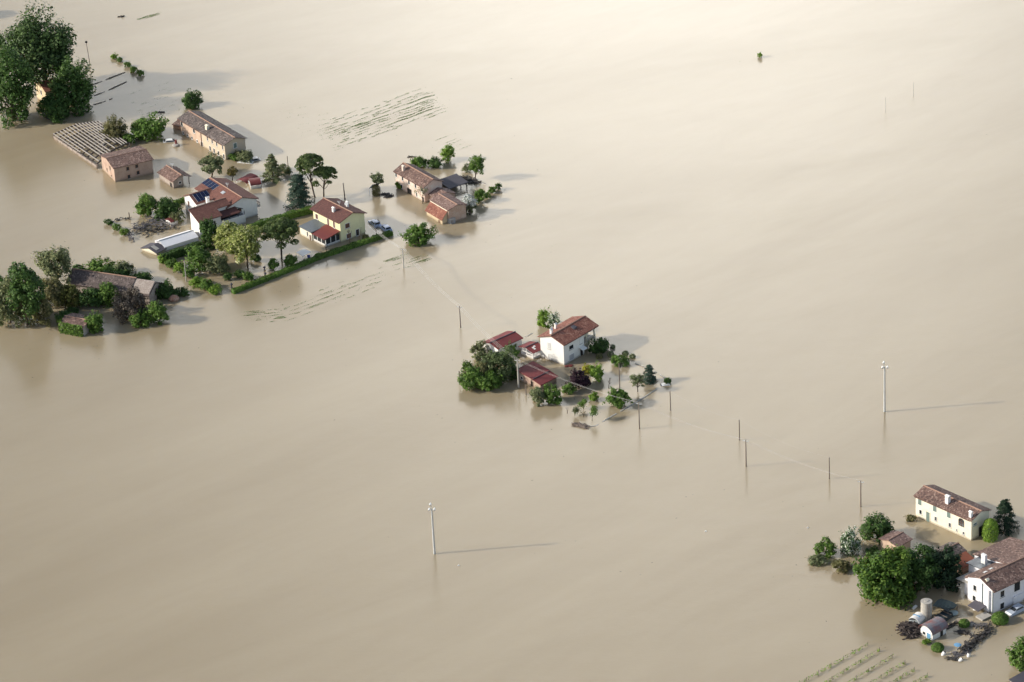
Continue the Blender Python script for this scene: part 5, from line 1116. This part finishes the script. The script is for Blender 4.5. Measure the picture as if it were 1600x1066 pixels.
for k, b_ in enumerate(strip): T('shaggy shrub, %s from the white tunnel in the garden boundary strip' % ordn[k], 'bush', *b_, L_MID if k % 2 else L_BRI, cat='bush', group='shrubs of the garden boundary strip', dens=.9)
bare_tree('bare pollarded tree in front of the yellow house porch', 510.5, 400, 384, 10); bare_tree('bare pruned tree before the yellow gable wall', 547, 384, 366, 12); bare_tree('bare dark branching tree near the pale blue cars', 588, 368, 350, 16); bare_tree('slim bare sapling against the yellow gable', 562, 378, 362, 8)
T('dark leafy tree left of the white house far wing', 'round', 211, 305, 246, 345, L_MID, by=346, dens=1.2); T('dark spreading tree beside the white house terrace', 'round', 237, 311, 282, 345, L_DARK, by=346, dens=1.2)
T('pale fan palm at the white terrace', 'palm', 264, 328, 290, 352, L_GREY, by=354, dens=.9)
for k, b_ in enumerate(((162, 341, 176, 354), (174, 349, 190, 362), (186, 356, 202, 371))): T('%s low plant clump of the drowned strip left of the garden' % ('dark', 'middle', 'yellowish')[k], 'bush', *b_, (L_DARK, L_MID, L_LIME)[k], cat='plant', name='plant_clump', dens=.6, group='drowned strip of plants')
drift('grey heap of branches below the dark trees by the white tunnel', [(212, 362), (228, 352), (252, 347), (262, 356)], 170, 2.4, .9, GD, 21, name='branch_heap', lmax=2.2); drift('thin string of sticks closing the small flooded plot', [(170, 348), (188, 343), (205, 342)], 40, .4, .4, DD, 22, name='stick_line', lmax=1)
drift('pale broken fence sticks at the end of the drowned strip', [(198, 362), (204, 370), (207, 378)], 40, .5, .8, GD, 23, name='broken_fence', lmax=1.4); drift('scattered sticks in the flooded plot near the dark hut', [(228, 366), (240, 362), (258, 356)], 60, 2.0, .5, DD, 24, name='stick_raft')
# right of centre top: farmhouse surroundings
T('bush behind the ridge of the faded pink farmhouse, left of two', 'bush', 640, 245, 667, 267, L_MID, cat='bush', dens=1.2); T('bush behind the ridge of the faded pink farmhouse, right of two', 'bush', 665, 247, 693, 267, L_DARK, cat='bush')
T('tall bright green tree beyond the faded pink farmhouse', 'round', 689, 226, 710, 257, L_BRI, by=257); T('green tree with visible trunk right of the dark open shed', 'round', 731, 241, 758, 275, L_MID, by=281, bx=742); T('small shrub beside the tree with visible trunk', 'bush', 721, 256, 737, 273, L_GREY, cat='bush', dens=.7)
T('dense bush right of the white netted shrub', 'round', 739, 297, 761, 321, L_MID, by=321); T('small green bush, second from the end of the garden row', 'bush', 762, 291, 775, 305, L_MID, cat='bush'); T('outermost small green bush of the garden row', 'bush', 773, 286, 785, 300, L_DARK, cat='bush'); T('straggly pale shrub in the garden row', 'bush', 755, 300, 768, 312, L_LIME, cat='bush', dens=.6)
T('dark bush below the white blossoming shrub', 'round', 720, 312, 744, 337, L_GREY, by=338); T('shrub covered in white blossom by the outbuilding', 'round', 721, 305, 746, 326, leafmat('white_blossom', (.1, .16, .07), (.7, .72, .7), (.8, .8, .78), None), by=336, dens=.8)
drift('dark flat raft of wreckage under the tree with visible trunk', [(719, 279), (730, 282), (744, 286)], 120, 1.6, .4, DD, 31, name='wreckage_raft', lmax=2.4); drift('dark ring of sticks floating right of the cone-clipped shrub', [(596, 305), (604, 303), (612, 306), (604, 308.5)], 90, .5, .2, DD, 32, name='stick_ring')
T('pale small tree above the slanted green canopy', 'sparse', 578, 269, 600, 291, L_PALE, by=304, dens=1.0); T('dark green shrub clipped to a cone, alone in open water', 'column', 581, 289, 594, 308, L_OLIVE, cat='shrub', name='clipped_shrub', by=308, dens=1.3)
T('small tree against the front wall of the faded pink farmhouse', 'sparse', 617, 281, 631, 297, L_LIME, by=298); bare_tree('spindly budding tree at the corner of the faded pink farmhouse', 660.5, 318, 302, 11, leaves=L_PALE)
T('spreading green tree alone in water below the ochre outbuilding', 'loose', 631, 350, 677, 386, L_MID, by=386, dens=1.2)
# mid-field garden
T('tall bushy green tree behind the tall white house', 'round', 838, 481, 862, 517, L_BRI, by=519); T('white-flecked tree touching the tall white house roof', 'round', 854, 489, 876, 515, L_FLO, by=520)
T('loose tree at the left end of the red-roofed barn', 'loose', 735, 534, 764, 566, L_GREY, by=567); T('small tree at the far left of the mid-field thicket', 'round', 720, 563, 738, 580, L_MID, by=584)
T('broad dark bush at the front left of the mid-field thicket', 'bush', 718, 572, 758, 616, L_MID, cat='bush', dens=1.3); T('broad dark bush at the front right of the mid-field thicket', 'bush', 744, 580, 784, 617, L_MID, cat='bush', dens=1.3)
T('large pale green tree in the heart of the mid-field thicket', 'round', 750, 545, 806, 604, leafmat('soft_green_leaves', (.05, .08, .028), (.095, .14, .05), (.17, .21, .09)), by=604, dens=1.3); T('dark tree between the red-roofed barn and the concrete pole', 'round', 786, 538, 812, 580, L_MID, by=584, dens=1.2); T('yellowish-green tree behind the two broad bushes', 'round', 738, 564, 768, 592, L_OLIVE, by=598); T('small dark tree at the foot of the concrete pole', 'round', 796, 576, 812, 597, L_DARK, by=598)
T('round pale green tree below the low red-roofed store', 'round', 827, 602, 854, 637, L_PALE, by=637, dens=1.1); T('green tree merged to the right of the pale round one', 'round', 848, 601, 878, 636, L_MID, by=637, dens=1.1)
T('dark purple-leaved round tree in the mid-field garden', 'round', 887, 577, 920, 612, L_PURP, by=612, dens=1.4); T('golden yellow shrub behind the purple tree', 'round', 908, 568, 925, 592, L_GOLD, by=594); T('light green tree right of the golden shrub', 'loose', 920, 568, 945, 600, L_BRI, by=600); T('green bush left of and below the purple tree', 'bush', 877, 599, 900, 620, L_MID, cat='bush')
T('small round tree below the cables in the mid-field garden', 'round', 920, 613, 935, 629, L_BRI, by=633); T('big dark green bush at the front of the mid-field garden', 'loose', 945, 607, 983, 641, L_MID, by=641, dens=1.5)
T('dark tree at the balcony side of the tall white house', 'round', 918, 526, 953, 554, L_DARK, by=555, dens=1.2); T('layered tree with slanting trunk right of the tall white house', 'loose', 954, 553, 984, 575, L_MID, by=578)
for l_, b_ in (('small ball bush nearest the dark balcony-side tree', (953, 538, 961, 546)), ('small ball bush, upper of the two out in the bright water', (972, 548, 982, 556)), ('small ball bush, lower of the two out in the bright water', (983, 553, 993, 561)), ('olive ball bush beside the front path of the tall white house', (931, 552, 942, 562)), ('grey ball bush beyond the dark balcony-side tree', (949, 549, 960, 559))): T(l_, 'ball', *b_, L_OLIVE if 'olive' in l_ else L_GREY, cat='bush')
T('dark pointed evergreen near the end of the garden path', 'cone', 1003, 570, 1026, 603, L_BLUE, by=603, dens=1.2); T('pale sparse tree left of the pointed evergreen', 'sparse', 985, 583, 1008, 606, L_PALE, by=612, dens=.9); T('dark low bush beside the sunk car at the path end', 'bush', 1037, 590, 1049, 602, L_DARK, cat='bush')
bare_tree('tiny dark bare shrub left of the slim garden pole', 951, 607, 598, 8, n=3); bare_tree('slim leafy sapling nearest the brown raft', 925.5, 658, 646, 7, leaves=L_MID, n=2); bare_tree('sapling between the round tree and the brown raft', 912, 639, 632, 7, leaves=L_MID, n=2)
bare_tree('tiny twig sapling left in the front row of the garden', 886.5, 646, 641, 4, n=2); bare_tree('tiny leafy sapling in the middle of the front row', 898, 649, 644, 5, leaves=L_PALE, n=2); bare_tree('tiny sapling leaning right in the front row', 912, 652, 647, 4, n=2)
drift('brown raft of drift at the near end of the garden boundary', [(898, 663), (908, 665), (916, 668)], 130, .8, .25, WOOD, 41, name='driftwood_raft'); 
def line_wall(label, pts, w_, h_, mt, name='garden_wall', cat='wall', gap=.12, seed=3):
    Q = [W(*p) for p in pts]; m_ = MB(); rg = random.Random(seed)
    for a, b in zip(Q[:-1], Q[1:]):
        L = (b - a).length; n = max(2, int(L / 1.1))
        for i in range(n):
            if rg.random() < gap: continue
            s, e = a.lerp(b, i / n), a.lerp(b, (i + .93) / n); k = h_ * rg.uniform(.35, 1.1); m_.beam(s + Vector((0, 0, k - .4)), e + Vector((0, 0, k - .4)), w_, .8)
    o_ = m_.build(name, mt); localise(o_, Q[0]); return tag(o_, label, cat)
line_wall('barely drowned garden boundary wall running from the brown raft to the sunk car', [(917, 667), (930, 666), (952, 653), (992, 630), (1008, 620), (1032, 604)], .3, .11, CONC, gap=.2); line_wall('thin drowned fence line right of the small ball bushes', [(985, 566), (1000, 571), (1022, 580), (1040, 592)], .2, .2, CONC, gap=.45, name='fence')
line_wall('thin drowned kerb line above the gazebo toward the white-flecked tree', [(815, 529), (826, 524), (838, 517)], .25, .1, CONC, gap=.3, name='low_wall')
line_wall('drowned fence top in the tree shade, uppermost of three', [(141, 134), (160, 127), (196, 113)], .14, .22, WOOD, name='fence', cat='fence'); line_wall('drowned fence top at the edge of the tree shade, middle of three', [(147, 150), (170, 141), (198, 128)], .14, .22, WOOD, name='fence', cat='fence'); line_wall('drowned fence top nearest the roof frame, lowest of three', [(146, 164), (160, 160), (176, 154)], .14, .22, WOOD, name='fence', cat='fence')
for k, b_ in enumerate(((173, 84, 184, 94), (182, 90, 192, 99), (193, 97, 206, 107), (203, 104, 215, 115), (213, 109, 225, 121))): T('bush, %s from the top of the short row near the lamp' % ordn[k], 'bush', *b_, L_MID if k else L_BRI, cat='bush', group='short row of bushes in the tree shade', dens=.9)
T('small bright green bush alone on the far bright water', 'bush', 1183, 82, 1191, 92, L_BRI, cat='bush')
# overgrown ruin, left
T('large dark tree at the left frame edge beside the overgrown ruin', 'round', 8, 407, 68, 500, L_DARK, by=508, dens=1.2, tr=1.3); T('grey-green tree at the bottom left of the overgrown ruin', 'round', -16, 440, 42, 520, L_GREY, by=520, dens=1.1); T('grey willow-like bush before the large dark tree', 'round', 40, 455, 82, 518, L_OLIVE, by=519); T('dark tree at the very left edge, behind the large one', 'round', -20, 425, 14, 470, L_DARK, by=480)
T('pale tall tree rising behind the overgrown ruin', 'loose', 58, 384, 117, 440, L_GREY, by=452, dens=1.1)
T('brownish leafy bush left of the ruin roof', 'round', 62, 430, 104, 490, L_OLIVE, by=490); T('yellow-brown bush in front of the ruin roof', 'round', 86, 444, 128, 486, leafmat('yellow_brown_leaves', (.07, .085, .015), (.14, .15, .03), (.22, .22, .06)), by=488, dens=1.3)
T('dark ivy bush at the ruin wall, left of the pale wall patch', 'round', 116, 450, 164, 484, L_DARK, by=484); T('green ivy clump growing over the ruin eave', 'round', 150, 442, 186, 482, L_MID, by=482); T('bush behind the far left end of the ruin roof', 'round', 110, 414, 136, 432, L_DARK, by=436)
T('bush behind the middle of the ruin roof', 'loose', 134, 404, 178, 430, L_MID, by=434); T('spiky bush behind the right part of the ruin roof', 'loose', 178, 408, 210, 434, L_GREY, by=438); T('ivy mound along the rear eave of the ruin', 'bush', 160, 422, 204, 440, L_DARK, cat='bush'); T('ivy mound over the right end of the ruin ridge', 'bush', 200, 429, 240, 446, L_DARK, cat='bush')
T('brown half-bare tree in front of the ruin', 'sparse', 174, 452, 236, 506, L_DRY, by=506, dens=.8, ls=.6, tr=1.0); T('round ivy-clad bush at the right front of the ruin', 'round', 232, 468, 263, 511, L_MID, by=509, dens=1.7); T('green bush between the half-bare tree and the round ivy bush', 'round', 200, 482, 238, 513, L_MID, by=511)
T('dark ivy bush at the right gable of the ruin', 'round', 240, 440, 272, 470, L_DARK, by=470, dens=1.2); T('low outermost dark bush right of the ruin', 'bush', 268, 449, 296, 467, L_DARK, cat='bush')
z = Zf(0, 370, 5.33)
h = 3.2; A = z(1240, 470, h); fr = FR(A, z(560, 370, h), z(1290, 430, h)); Lh = fr.L
h_b = 3.0; hs = thing('overgrown_ruin', 'long derelict tile-roofed farm building swallowed by ivy and trees', 'ruin', fr.o, fr.rz)
Wr = 6.5; walls(hs, fr, 0, Lh, 0, Wr, h_b, 1.8, STONE); RT = tiles('mossy_ruin_tiles', (.055, .042, .038), (.115, .088, .08), (.22, .175, .16), .5); rf = roof(hs, fr, 5.2, Lh, 0, Wr, h_b, 1.8, RT, .5, .3); roof(hs, fr, 0, 4.85, .0, Wr, h_b - .35, 1.6, RT, .4, .2, name='lower_roof', cap=None)
door(hs, fr, 'a', 0, Lh * .5, .2, 1.5, 2.2, DARK, CREAM); door(hs, fr, 'a', 0, Lh * .62, .2, 2.0, 2.3, DARK, STONE); wp = MB(); wp.box(fr, Lh * .38, Lh * .44, -.06, -.002, -.5, 2.2); wp.build('plaster_patch', CREAM, hs); window(hs, fr, 'g', 0, 3.2, 1.4, 1.0, 1.0, fmat=STONE, pmat=DARK)
h = 2.4; A = z(690, 750, h); fr = FR(A, z(495, 715, h), z(745, 665, h)); Lh, Wh = fr.L - .2, fr.Wd
hs = thing('ivy_hut', 'small square hut with worn tile roof and walls clothed in ivy', 'hut', fr.o, fr.rz); walls(hs, fr, 0, Lh, 0, Wh, h - .1, .5, CONC); roof(hs, fr, 0, Lh, 0, Wh, h - .1, .5, TILE_OLD, .35, .3)
def ivy(parent, fr_, u0, u1, y0, y1, h_, mt, seed):
    rg = np.random.default_rng(seed); per = [(u0, y0, u1, y0), (u1, y0, u1, y1), (u0, y1, u0, y0)]; V = []
    for a0, b0, a1, b1 in per[:2] if seed % 2 else per:
        L = math.hypot(a1 - a0, b1 - b0); n = int(L * h_ * 60); s = rg.uniform(0, 1, n); zz_ = rg.uniform(-.1, h_, n); off = rg.uniform(.0, .75, n)
        bas = [fr_.pt(a0 + (a1 - a0) * t_, b0 + (b1 - b0) * t_, q_) for t_, q_ in zip(s, zz_)]; c = fr_.pt((u0 + u1) / 2, (y0 + y1) / 2, h_ / 2)
        nn = fr_.pt(*(((a0 + a1) / 2), ((b0 + b1) / 2)), h_ / 2) - c; nn = nn.normalized(); Pp = np.array([tuple(b_) for b_ in bas]) + np.array(tuple(nn))[None] * off[:, None]
        V.append(leaf_mesh(Pp, np.array(tuple(nn))[None] + rg.normal(size=(n, 3)) * .5, rg.uniform(.14, .32, n), rg))
    o_ = quads_object('ivy', np.concatenate(V) , mt, None, (0, 0, 0)); o_.data.transform(INV[parent.name]); o_.parent = parent; return o_
ivy(hs, fr, 0, Lh, 0, Wh, 2.75, L_MID, 3)
T('round ivy-clad bush at the right side of the ivy-walled hut', 'round', 134, 486, 162, 525, L_MID, by=524, dens=1.7); T('dark ivy bush behind the ivy-walled hut', 'round', 86, 484, 110, 512, L_DARK, by=512); T('low dark shrub behind the ivy-walled hut roof', 'bush', 100, 480, 124, 494, L_DARK, cat='bush')
m_ = MB(); m_.lathe(W(272, 469), [(1.2, -.5), (1.3, .5), (.9, 1.0), (.3, 1.2)], 9); o_ = m_.build('brick_rubble', BRICK); localise(o_, W(272, 469)); tag(o_, 'reddish stump of fallen brick wall among the bushes right of the ruin', 'wall stump')
# half-hidden house under the great trees
fr = FR((74, 166, 0), (98, 160, 0), (60, 158, 0)); hs = thing('red_roofed_house', 'half-hidden yellow house with red roof under the huge trees', 'house', fr.o, fr.rz)
walls(hs, fr, 0, fr.L, 0, 7, 4.2, 1.4, OCHRE); rr_ = roof(hs, fr, 0, fr.L, 0, 7, 4.2, 1.4, TILE_RED, .4, .3); window(hs, fr, 'a', 0, 1.6, 2.2, .9, 1.2); window(hs, fr, 'g', 0, 3.4, 2.2, .9, 1.2)
f = FR((84, 192, 0), (66, 182, 0), (88, 189, 0)); r = thing('arched_shelter', 'dark arched shelter at the water edge under the huge trees', 'shelter', f.o, f.rz); vault(r, f, 0, f.L, 0, 3.2, .5, 1.3, TARP, 'cover'); m_ = MB(); m_.box(f, .05, f.L - .05, .1, 3.1, -1, .5); m_.build('side_wall', DARK, r)
# lower right trees
T('dark round tree behind the small peach shed', 'round', 1345, 804, 1398, 852, L_DARK, by=853, dens=1.2); T('white-blossomed shrub left of the dark round tree', 'round', 1310, 825, 1346, 872, L_FLO, by=872, dens=1.2)
T('loose green bush left of the white-blossomed shrub', 'loose', 1275, 842, 1307, 874, L_MID, by=874); T('low pale outermost bush of the lower right garden', 'bush', 1264, 867, 1294, 886, L_PALE, cat='bush', dens=.8); T('low olive dome bush before the white-blossomed shrub', 'bush', 1299, 872, 1329, 899, L_OLIVE, cat='bush', dens=1.1); T('dark sapling shrub at the foot of the peach shed', 'bush', 1352, 854, 1374, 872, L_DARK, cat='bush', dens=.8)
T('big bright green tree in front of the peach shed', 'round', 1332, 860, 1430, 953, leafmat('sunny_broad_leaves', (.035, .08, .012), (.07, .15, .02), (.15, .24, .04)), by=951, dens=1.5); T('yellow-topped tree merging behind the big bright tree', 'round', 1378, 853, 1424, 900, L_LIME, by=928, dens=1.2)
T('dark blue-green tree right of the big bright tree', 'round', 1404, 851, 1470, 932, L_DARK, by=934, dens=1.3); T('darkest tree nearest the awning of the white farmhouse', 'round', 1444, 852, 1504, 928, leafmat('very_dark_leaves', (.012, .028, .014), (.02, .05, .022), (.04, .08, .03)), by=927, dens=1.3)
T('pointed dark spruce right of the cream farmhouse', 'spruce', 1552, 778, 1588, 838, leafmat('dark_needles', (.01, .025, .014), (.018, .045, .022), (.035, .07, .03)), by=838, dens=1.6); T('bright green columnar shrub at the cream farmhouse gable', 'column', 1535, 811, 1559, 850, L_BRI, by=850, cat='shrub', name='columnar_shrub', dens=1.3)
T('low bush at the far corner of the cream farmhouse', 'bush', 1415, 804, 1432, 817, L_OLIVE, cat='bush')
T('round clipped bush in the middle of the farmyard', 'ball', 1498, 967, 1515, 982, L_MID, cat='bush', dens=1.5); T('big round clipped bush at the corner of the white farmhouse', 'ball', 1549, 956, 1576, 978, L_MID, cat='bush', dens=1.5); T('round clipped bush in front of the rusty-roofed shed', 'ball', 1455, 1004, 1475, 1020, L_MID, cat='bush', dens=1.5)
T('weedy plant clump at the door of the rusty-roofed shed', 'bush', 1440, 998, 1456, 1008, L_LIME, cat='plant', name='plant_clump', dens=.6); T('leafy tree cut by the lower right frame edge', 'loose', 1577, 998, 1620, 1056, L_MID, by=1058, dens=1.2)
fr = FR((1604, 1088, 0), (1628, 1074, 0), (1596, 1079, 0)); hs = thing('corner_shed', 'dark-roofed shed corner at the bottom right edge', 'shed', fr.o, fr.rz); walls(hs, fr, 0, 5, 0, 4, 1.2, 0, STONE, h2=1.8); roof(hs, fr, 0, 5, 0, 4, 1.2, 0, GREYDK, .3, .3, h2=1.8, cap=None)

# ------------------------------------------------------------------ vineyard rows and drowned crops
rows = [((1256, 1066), (1356, 1009)), ((1294, 1066), (1374, 1017)), ((1330, 1066), (1394, 1027)), ((1366, 1066), (1414, 1037)), ((1398, 1066), (1429, 1048)), ((1434, 1066), (1449, 1057))]
rgv = np.random.default_rng(8)
for k, (a, b) in enumerate(rows):
    a_, b_ = W(*b), W(*a); b_ = b_ + (b_ - a_).normalized() * 6; L = (b_ - a_).length; root = thing('vine_row', 'row of young vines above the flood, %s from the left' % ordn[k], 'vine row', a_, 0, 'vineyard rows at the bottom edge')
    n = int(L * 26); s = rgv.uniform(0, 1, n); cl = np.sin(s * L * 2 * np.pi / 1.7) + rgv.normal(size=n) * .8; s = s[cl > 0.1]; n = len(s)
    Pp = np.array(tuple(a_))[None] + np.array(tuple(b_ - a_))[None] * s[:, None] + rgv.normal(size=(n, 3)) * np.array([.16, .16, 0]) + np.stack([s * 0, s * 0, rgv.uniform(0, .6, n)], 1)
    quads_object('foliage', leaf_mesh(Pp, rgv.normal(size=(n, 3)) + np.array([0, 0, .6]), rgv.uniform(.09, .2, n), rgv), L_BRI, root, tuple(a_))
    m_ = MB()
    for i in range(int(L / 3.4) + 1):
        q = a_.lerp(b_, min(1, i * 3.4 / L)); m_.tube([q - Vector((0, 0, .5)), q + Vector((0, 0, .85))], .05, 5)
    m_.tube([a_ + Vector((0, 0, .55)), b_ + Vector((0, 0, .55))], .015, 4, cap=False); m_.build('stake_line', WOOD, root)
def crops(label, A, B, C, nrow, per_m, blobs=None, seed=1, h_=.13, dash=.55, base=.25, mt=None, name='drowned_crop'):
    """rows A->B repeated toward C; dashes along each row; blobs = (u, v, radius u, radius v, density) thickenings"""
    rg = np.random.default_rng(seed); a, b, c = (np.array(tuple(W(*p))) for p in (A, B, C)); L = np.linalg.norm(b - a); n = int(L * per_m * 2.2); V = []
    for r in range(nrow):
        v = (r + rg.uniform(-.38, .38)) / max(nrow - 1, 1); s = rg.uniform(0, 1, n); ph = rg.uniform(0, 50)
        dn = base * (np.sin(s * L * .35 + ph) + np.sin(s * L * 1.1 + ph * 2) * .8 + rg.uniform(-.3, .3) > dash) * (.35 + .65 * np.sin(s * L * .8 + ph * 3) ** 2) * np.clip(np.minimum(s, 1 - s) * 8, 0, 1)
        for (u0, v0, ru, rv, dd) in blobs or (): dn = dn + dd * np.exp(-(((s - u0) / ru) ** 2 + ((v - v0) / rv) ** 2) * 1.5) * (.55 + .45 * np.sin(s * L * .9 + ph))
        s = s[rg.uniform(0, 1, n) < dn]; k = len(s)
        if not k: continue
        Pp = a[None] + (b - a)[None] * s[:, None] + (c - a)[None] * (v + rg.normal(size=k) * .005 + .016 * np.sin(s * L * .16 + ph) + .008 * np.sin(s * L * .7 + ph * 2))[:, None]; Pp[:, 2] = rg.uniform(.0, h_ * .6, k); Pp[:, :2] += rg.normal(size=(k, 2)) * .11
        d = rg.normal(size=(k, 3)) * np.array([1, 1, .55]); V.append(leaf_mesh(Pp, d, rg.uniform(.4, 1.0, k) * h_, rg, .3))
    V = np.concatenate(V); o_ = quads_object(name, V, mt or L_GRASS, None, tuple(a)); return tag(o_, label, kind='stuff')
crops('streaks of drowned crop rows on the bright upper water', (488, 198), (668, 135), (520, 237), 17, 42, [(.28, .49, .17, .12, .9), (.87, .38, .16, .12, .85), (.72, .72, .2, .13, .9), (.55, .5, .3, .15, .3)], 1, dash=.1, base=.4)
crops('thin crop streaks above the faded pink farmhouse', (630, 240), (716, 208), (655, 256), 5, 30, [(.8, .1, .15, .3, .5), (.6, .95, .3, .3, .45)], 2)
crops('long streaks of drowned crop below the walled garden', (425, 484), (600, 418), (440, 504), 7, 40, [(.42, .55, .18, .3, .55), (.8, .35, .2, .25, .3)], 3)
crops('thick green patch at the lower end of the crop streaks', (372, 488), (436, 482), (384, 506), 7, 60, [(.35, .3, .25, .4, .6), (.85, .75, .2, .3, .9)], 4, dash=.7)
crops('arc of green crop round the pole right of the garden', (598, 408), (655, 388), (618, 424), 8, 55, [(.25, .1, .25, .4, .6), (.75, .85, .3, .25, .9)], 5, dash=.9)
crops('short pale green islet of crop at the upper edge', (213, 30), (252, 19), (216, 32), 4, 70, [(.4, .6, .4, .8, .7)], 6)
crops('scattered tips of drowned plants between fence and farmhouse', (190, 150), (270, 125), (225, 205), 14, 9, None, 7, dash=.3, base=.35)
crops('faint plant tips in the pale water left of the crop streaks', (430, 165), (500, 150), (470, 225), 12, 9, None, 8, dash=.4, base=.3)
crops('faint plant tips along the far side of the water by the tiny bush', (1140, 100), (1212, 80), (1142, 103), 2, 5, None, 9)
crops('faint row of plant tips in mid water near the lone tree', (852, 388), (905, 366), (853, 390), 2, 7, None, 10)
for k, (p_, l_) in enumerate((((1102.5, 830.5), 'tiny white float in open water right of the lower middle'), ((716.5, 884), 'tiny white float just right of the left lighting mast foot'), ((1262, 825), 'tiny white float left of the lower right garden'))):
    q = W(*p_); m_ = MB(); m_.lathe(q, [(.08, -.1), (.19, .0), (.19, .1), (.08, .18)], 10); o_ = m_.build('float', WHITEP); localise(o_, q); tag(o_, l_, 'float')
for k, (p_, l_) in enumerate((((252, 176), 'dark log adrift above the peach farmhouse'), ((190, 26.5), 'dark log drifting near the top edge'), ((642, 246), 'dark log left of the farmhouse bushes'))):
    drift(l_, [(p_[0] - 4, p_[1]), (p_[0] + 3, p_[1] - .5)], 14, .3, .2, DD, 50 + k, name='drifting_log', lmax=1.5)

# loose flotsam round the hamlets
rgf = np.random.default_rng(77); FP_ = []
for cx, cy, sx, sy, n in ((250, 300, 120, 60, 70), (430, 420, 90, 40, 50), (690, 330, 70, 40, 40), (860, 590, 90, 50, 60), (1440, 960, 90, 40, 60), (130, 540, 80, 25, 40), (600, 180, 120, 40, 40), (800, 420, 260, 160, 50), (1150, 860, 200, 80, 30)):
    for x, y in zip(rgf.normal(cx, sx, n), rgf.normal(cy, sy, n)): FP_.append(tuple(W(x, y, .012)))
FP_ = np.array(FP_); FN_ = rgf.normal(size=FP_.shape) * .12 + np.array([0, 0, 1.])
o_ = quads_object('flotsam', leaf_mesh(FP_, FN_, rgf.uniform(.06, .26, len(FP_)), rgf, .35), DD, None, (0, 0, 0)); tag(o_, 'loose twigs and scraps floating on the water round the hamlets', kind='stuff')
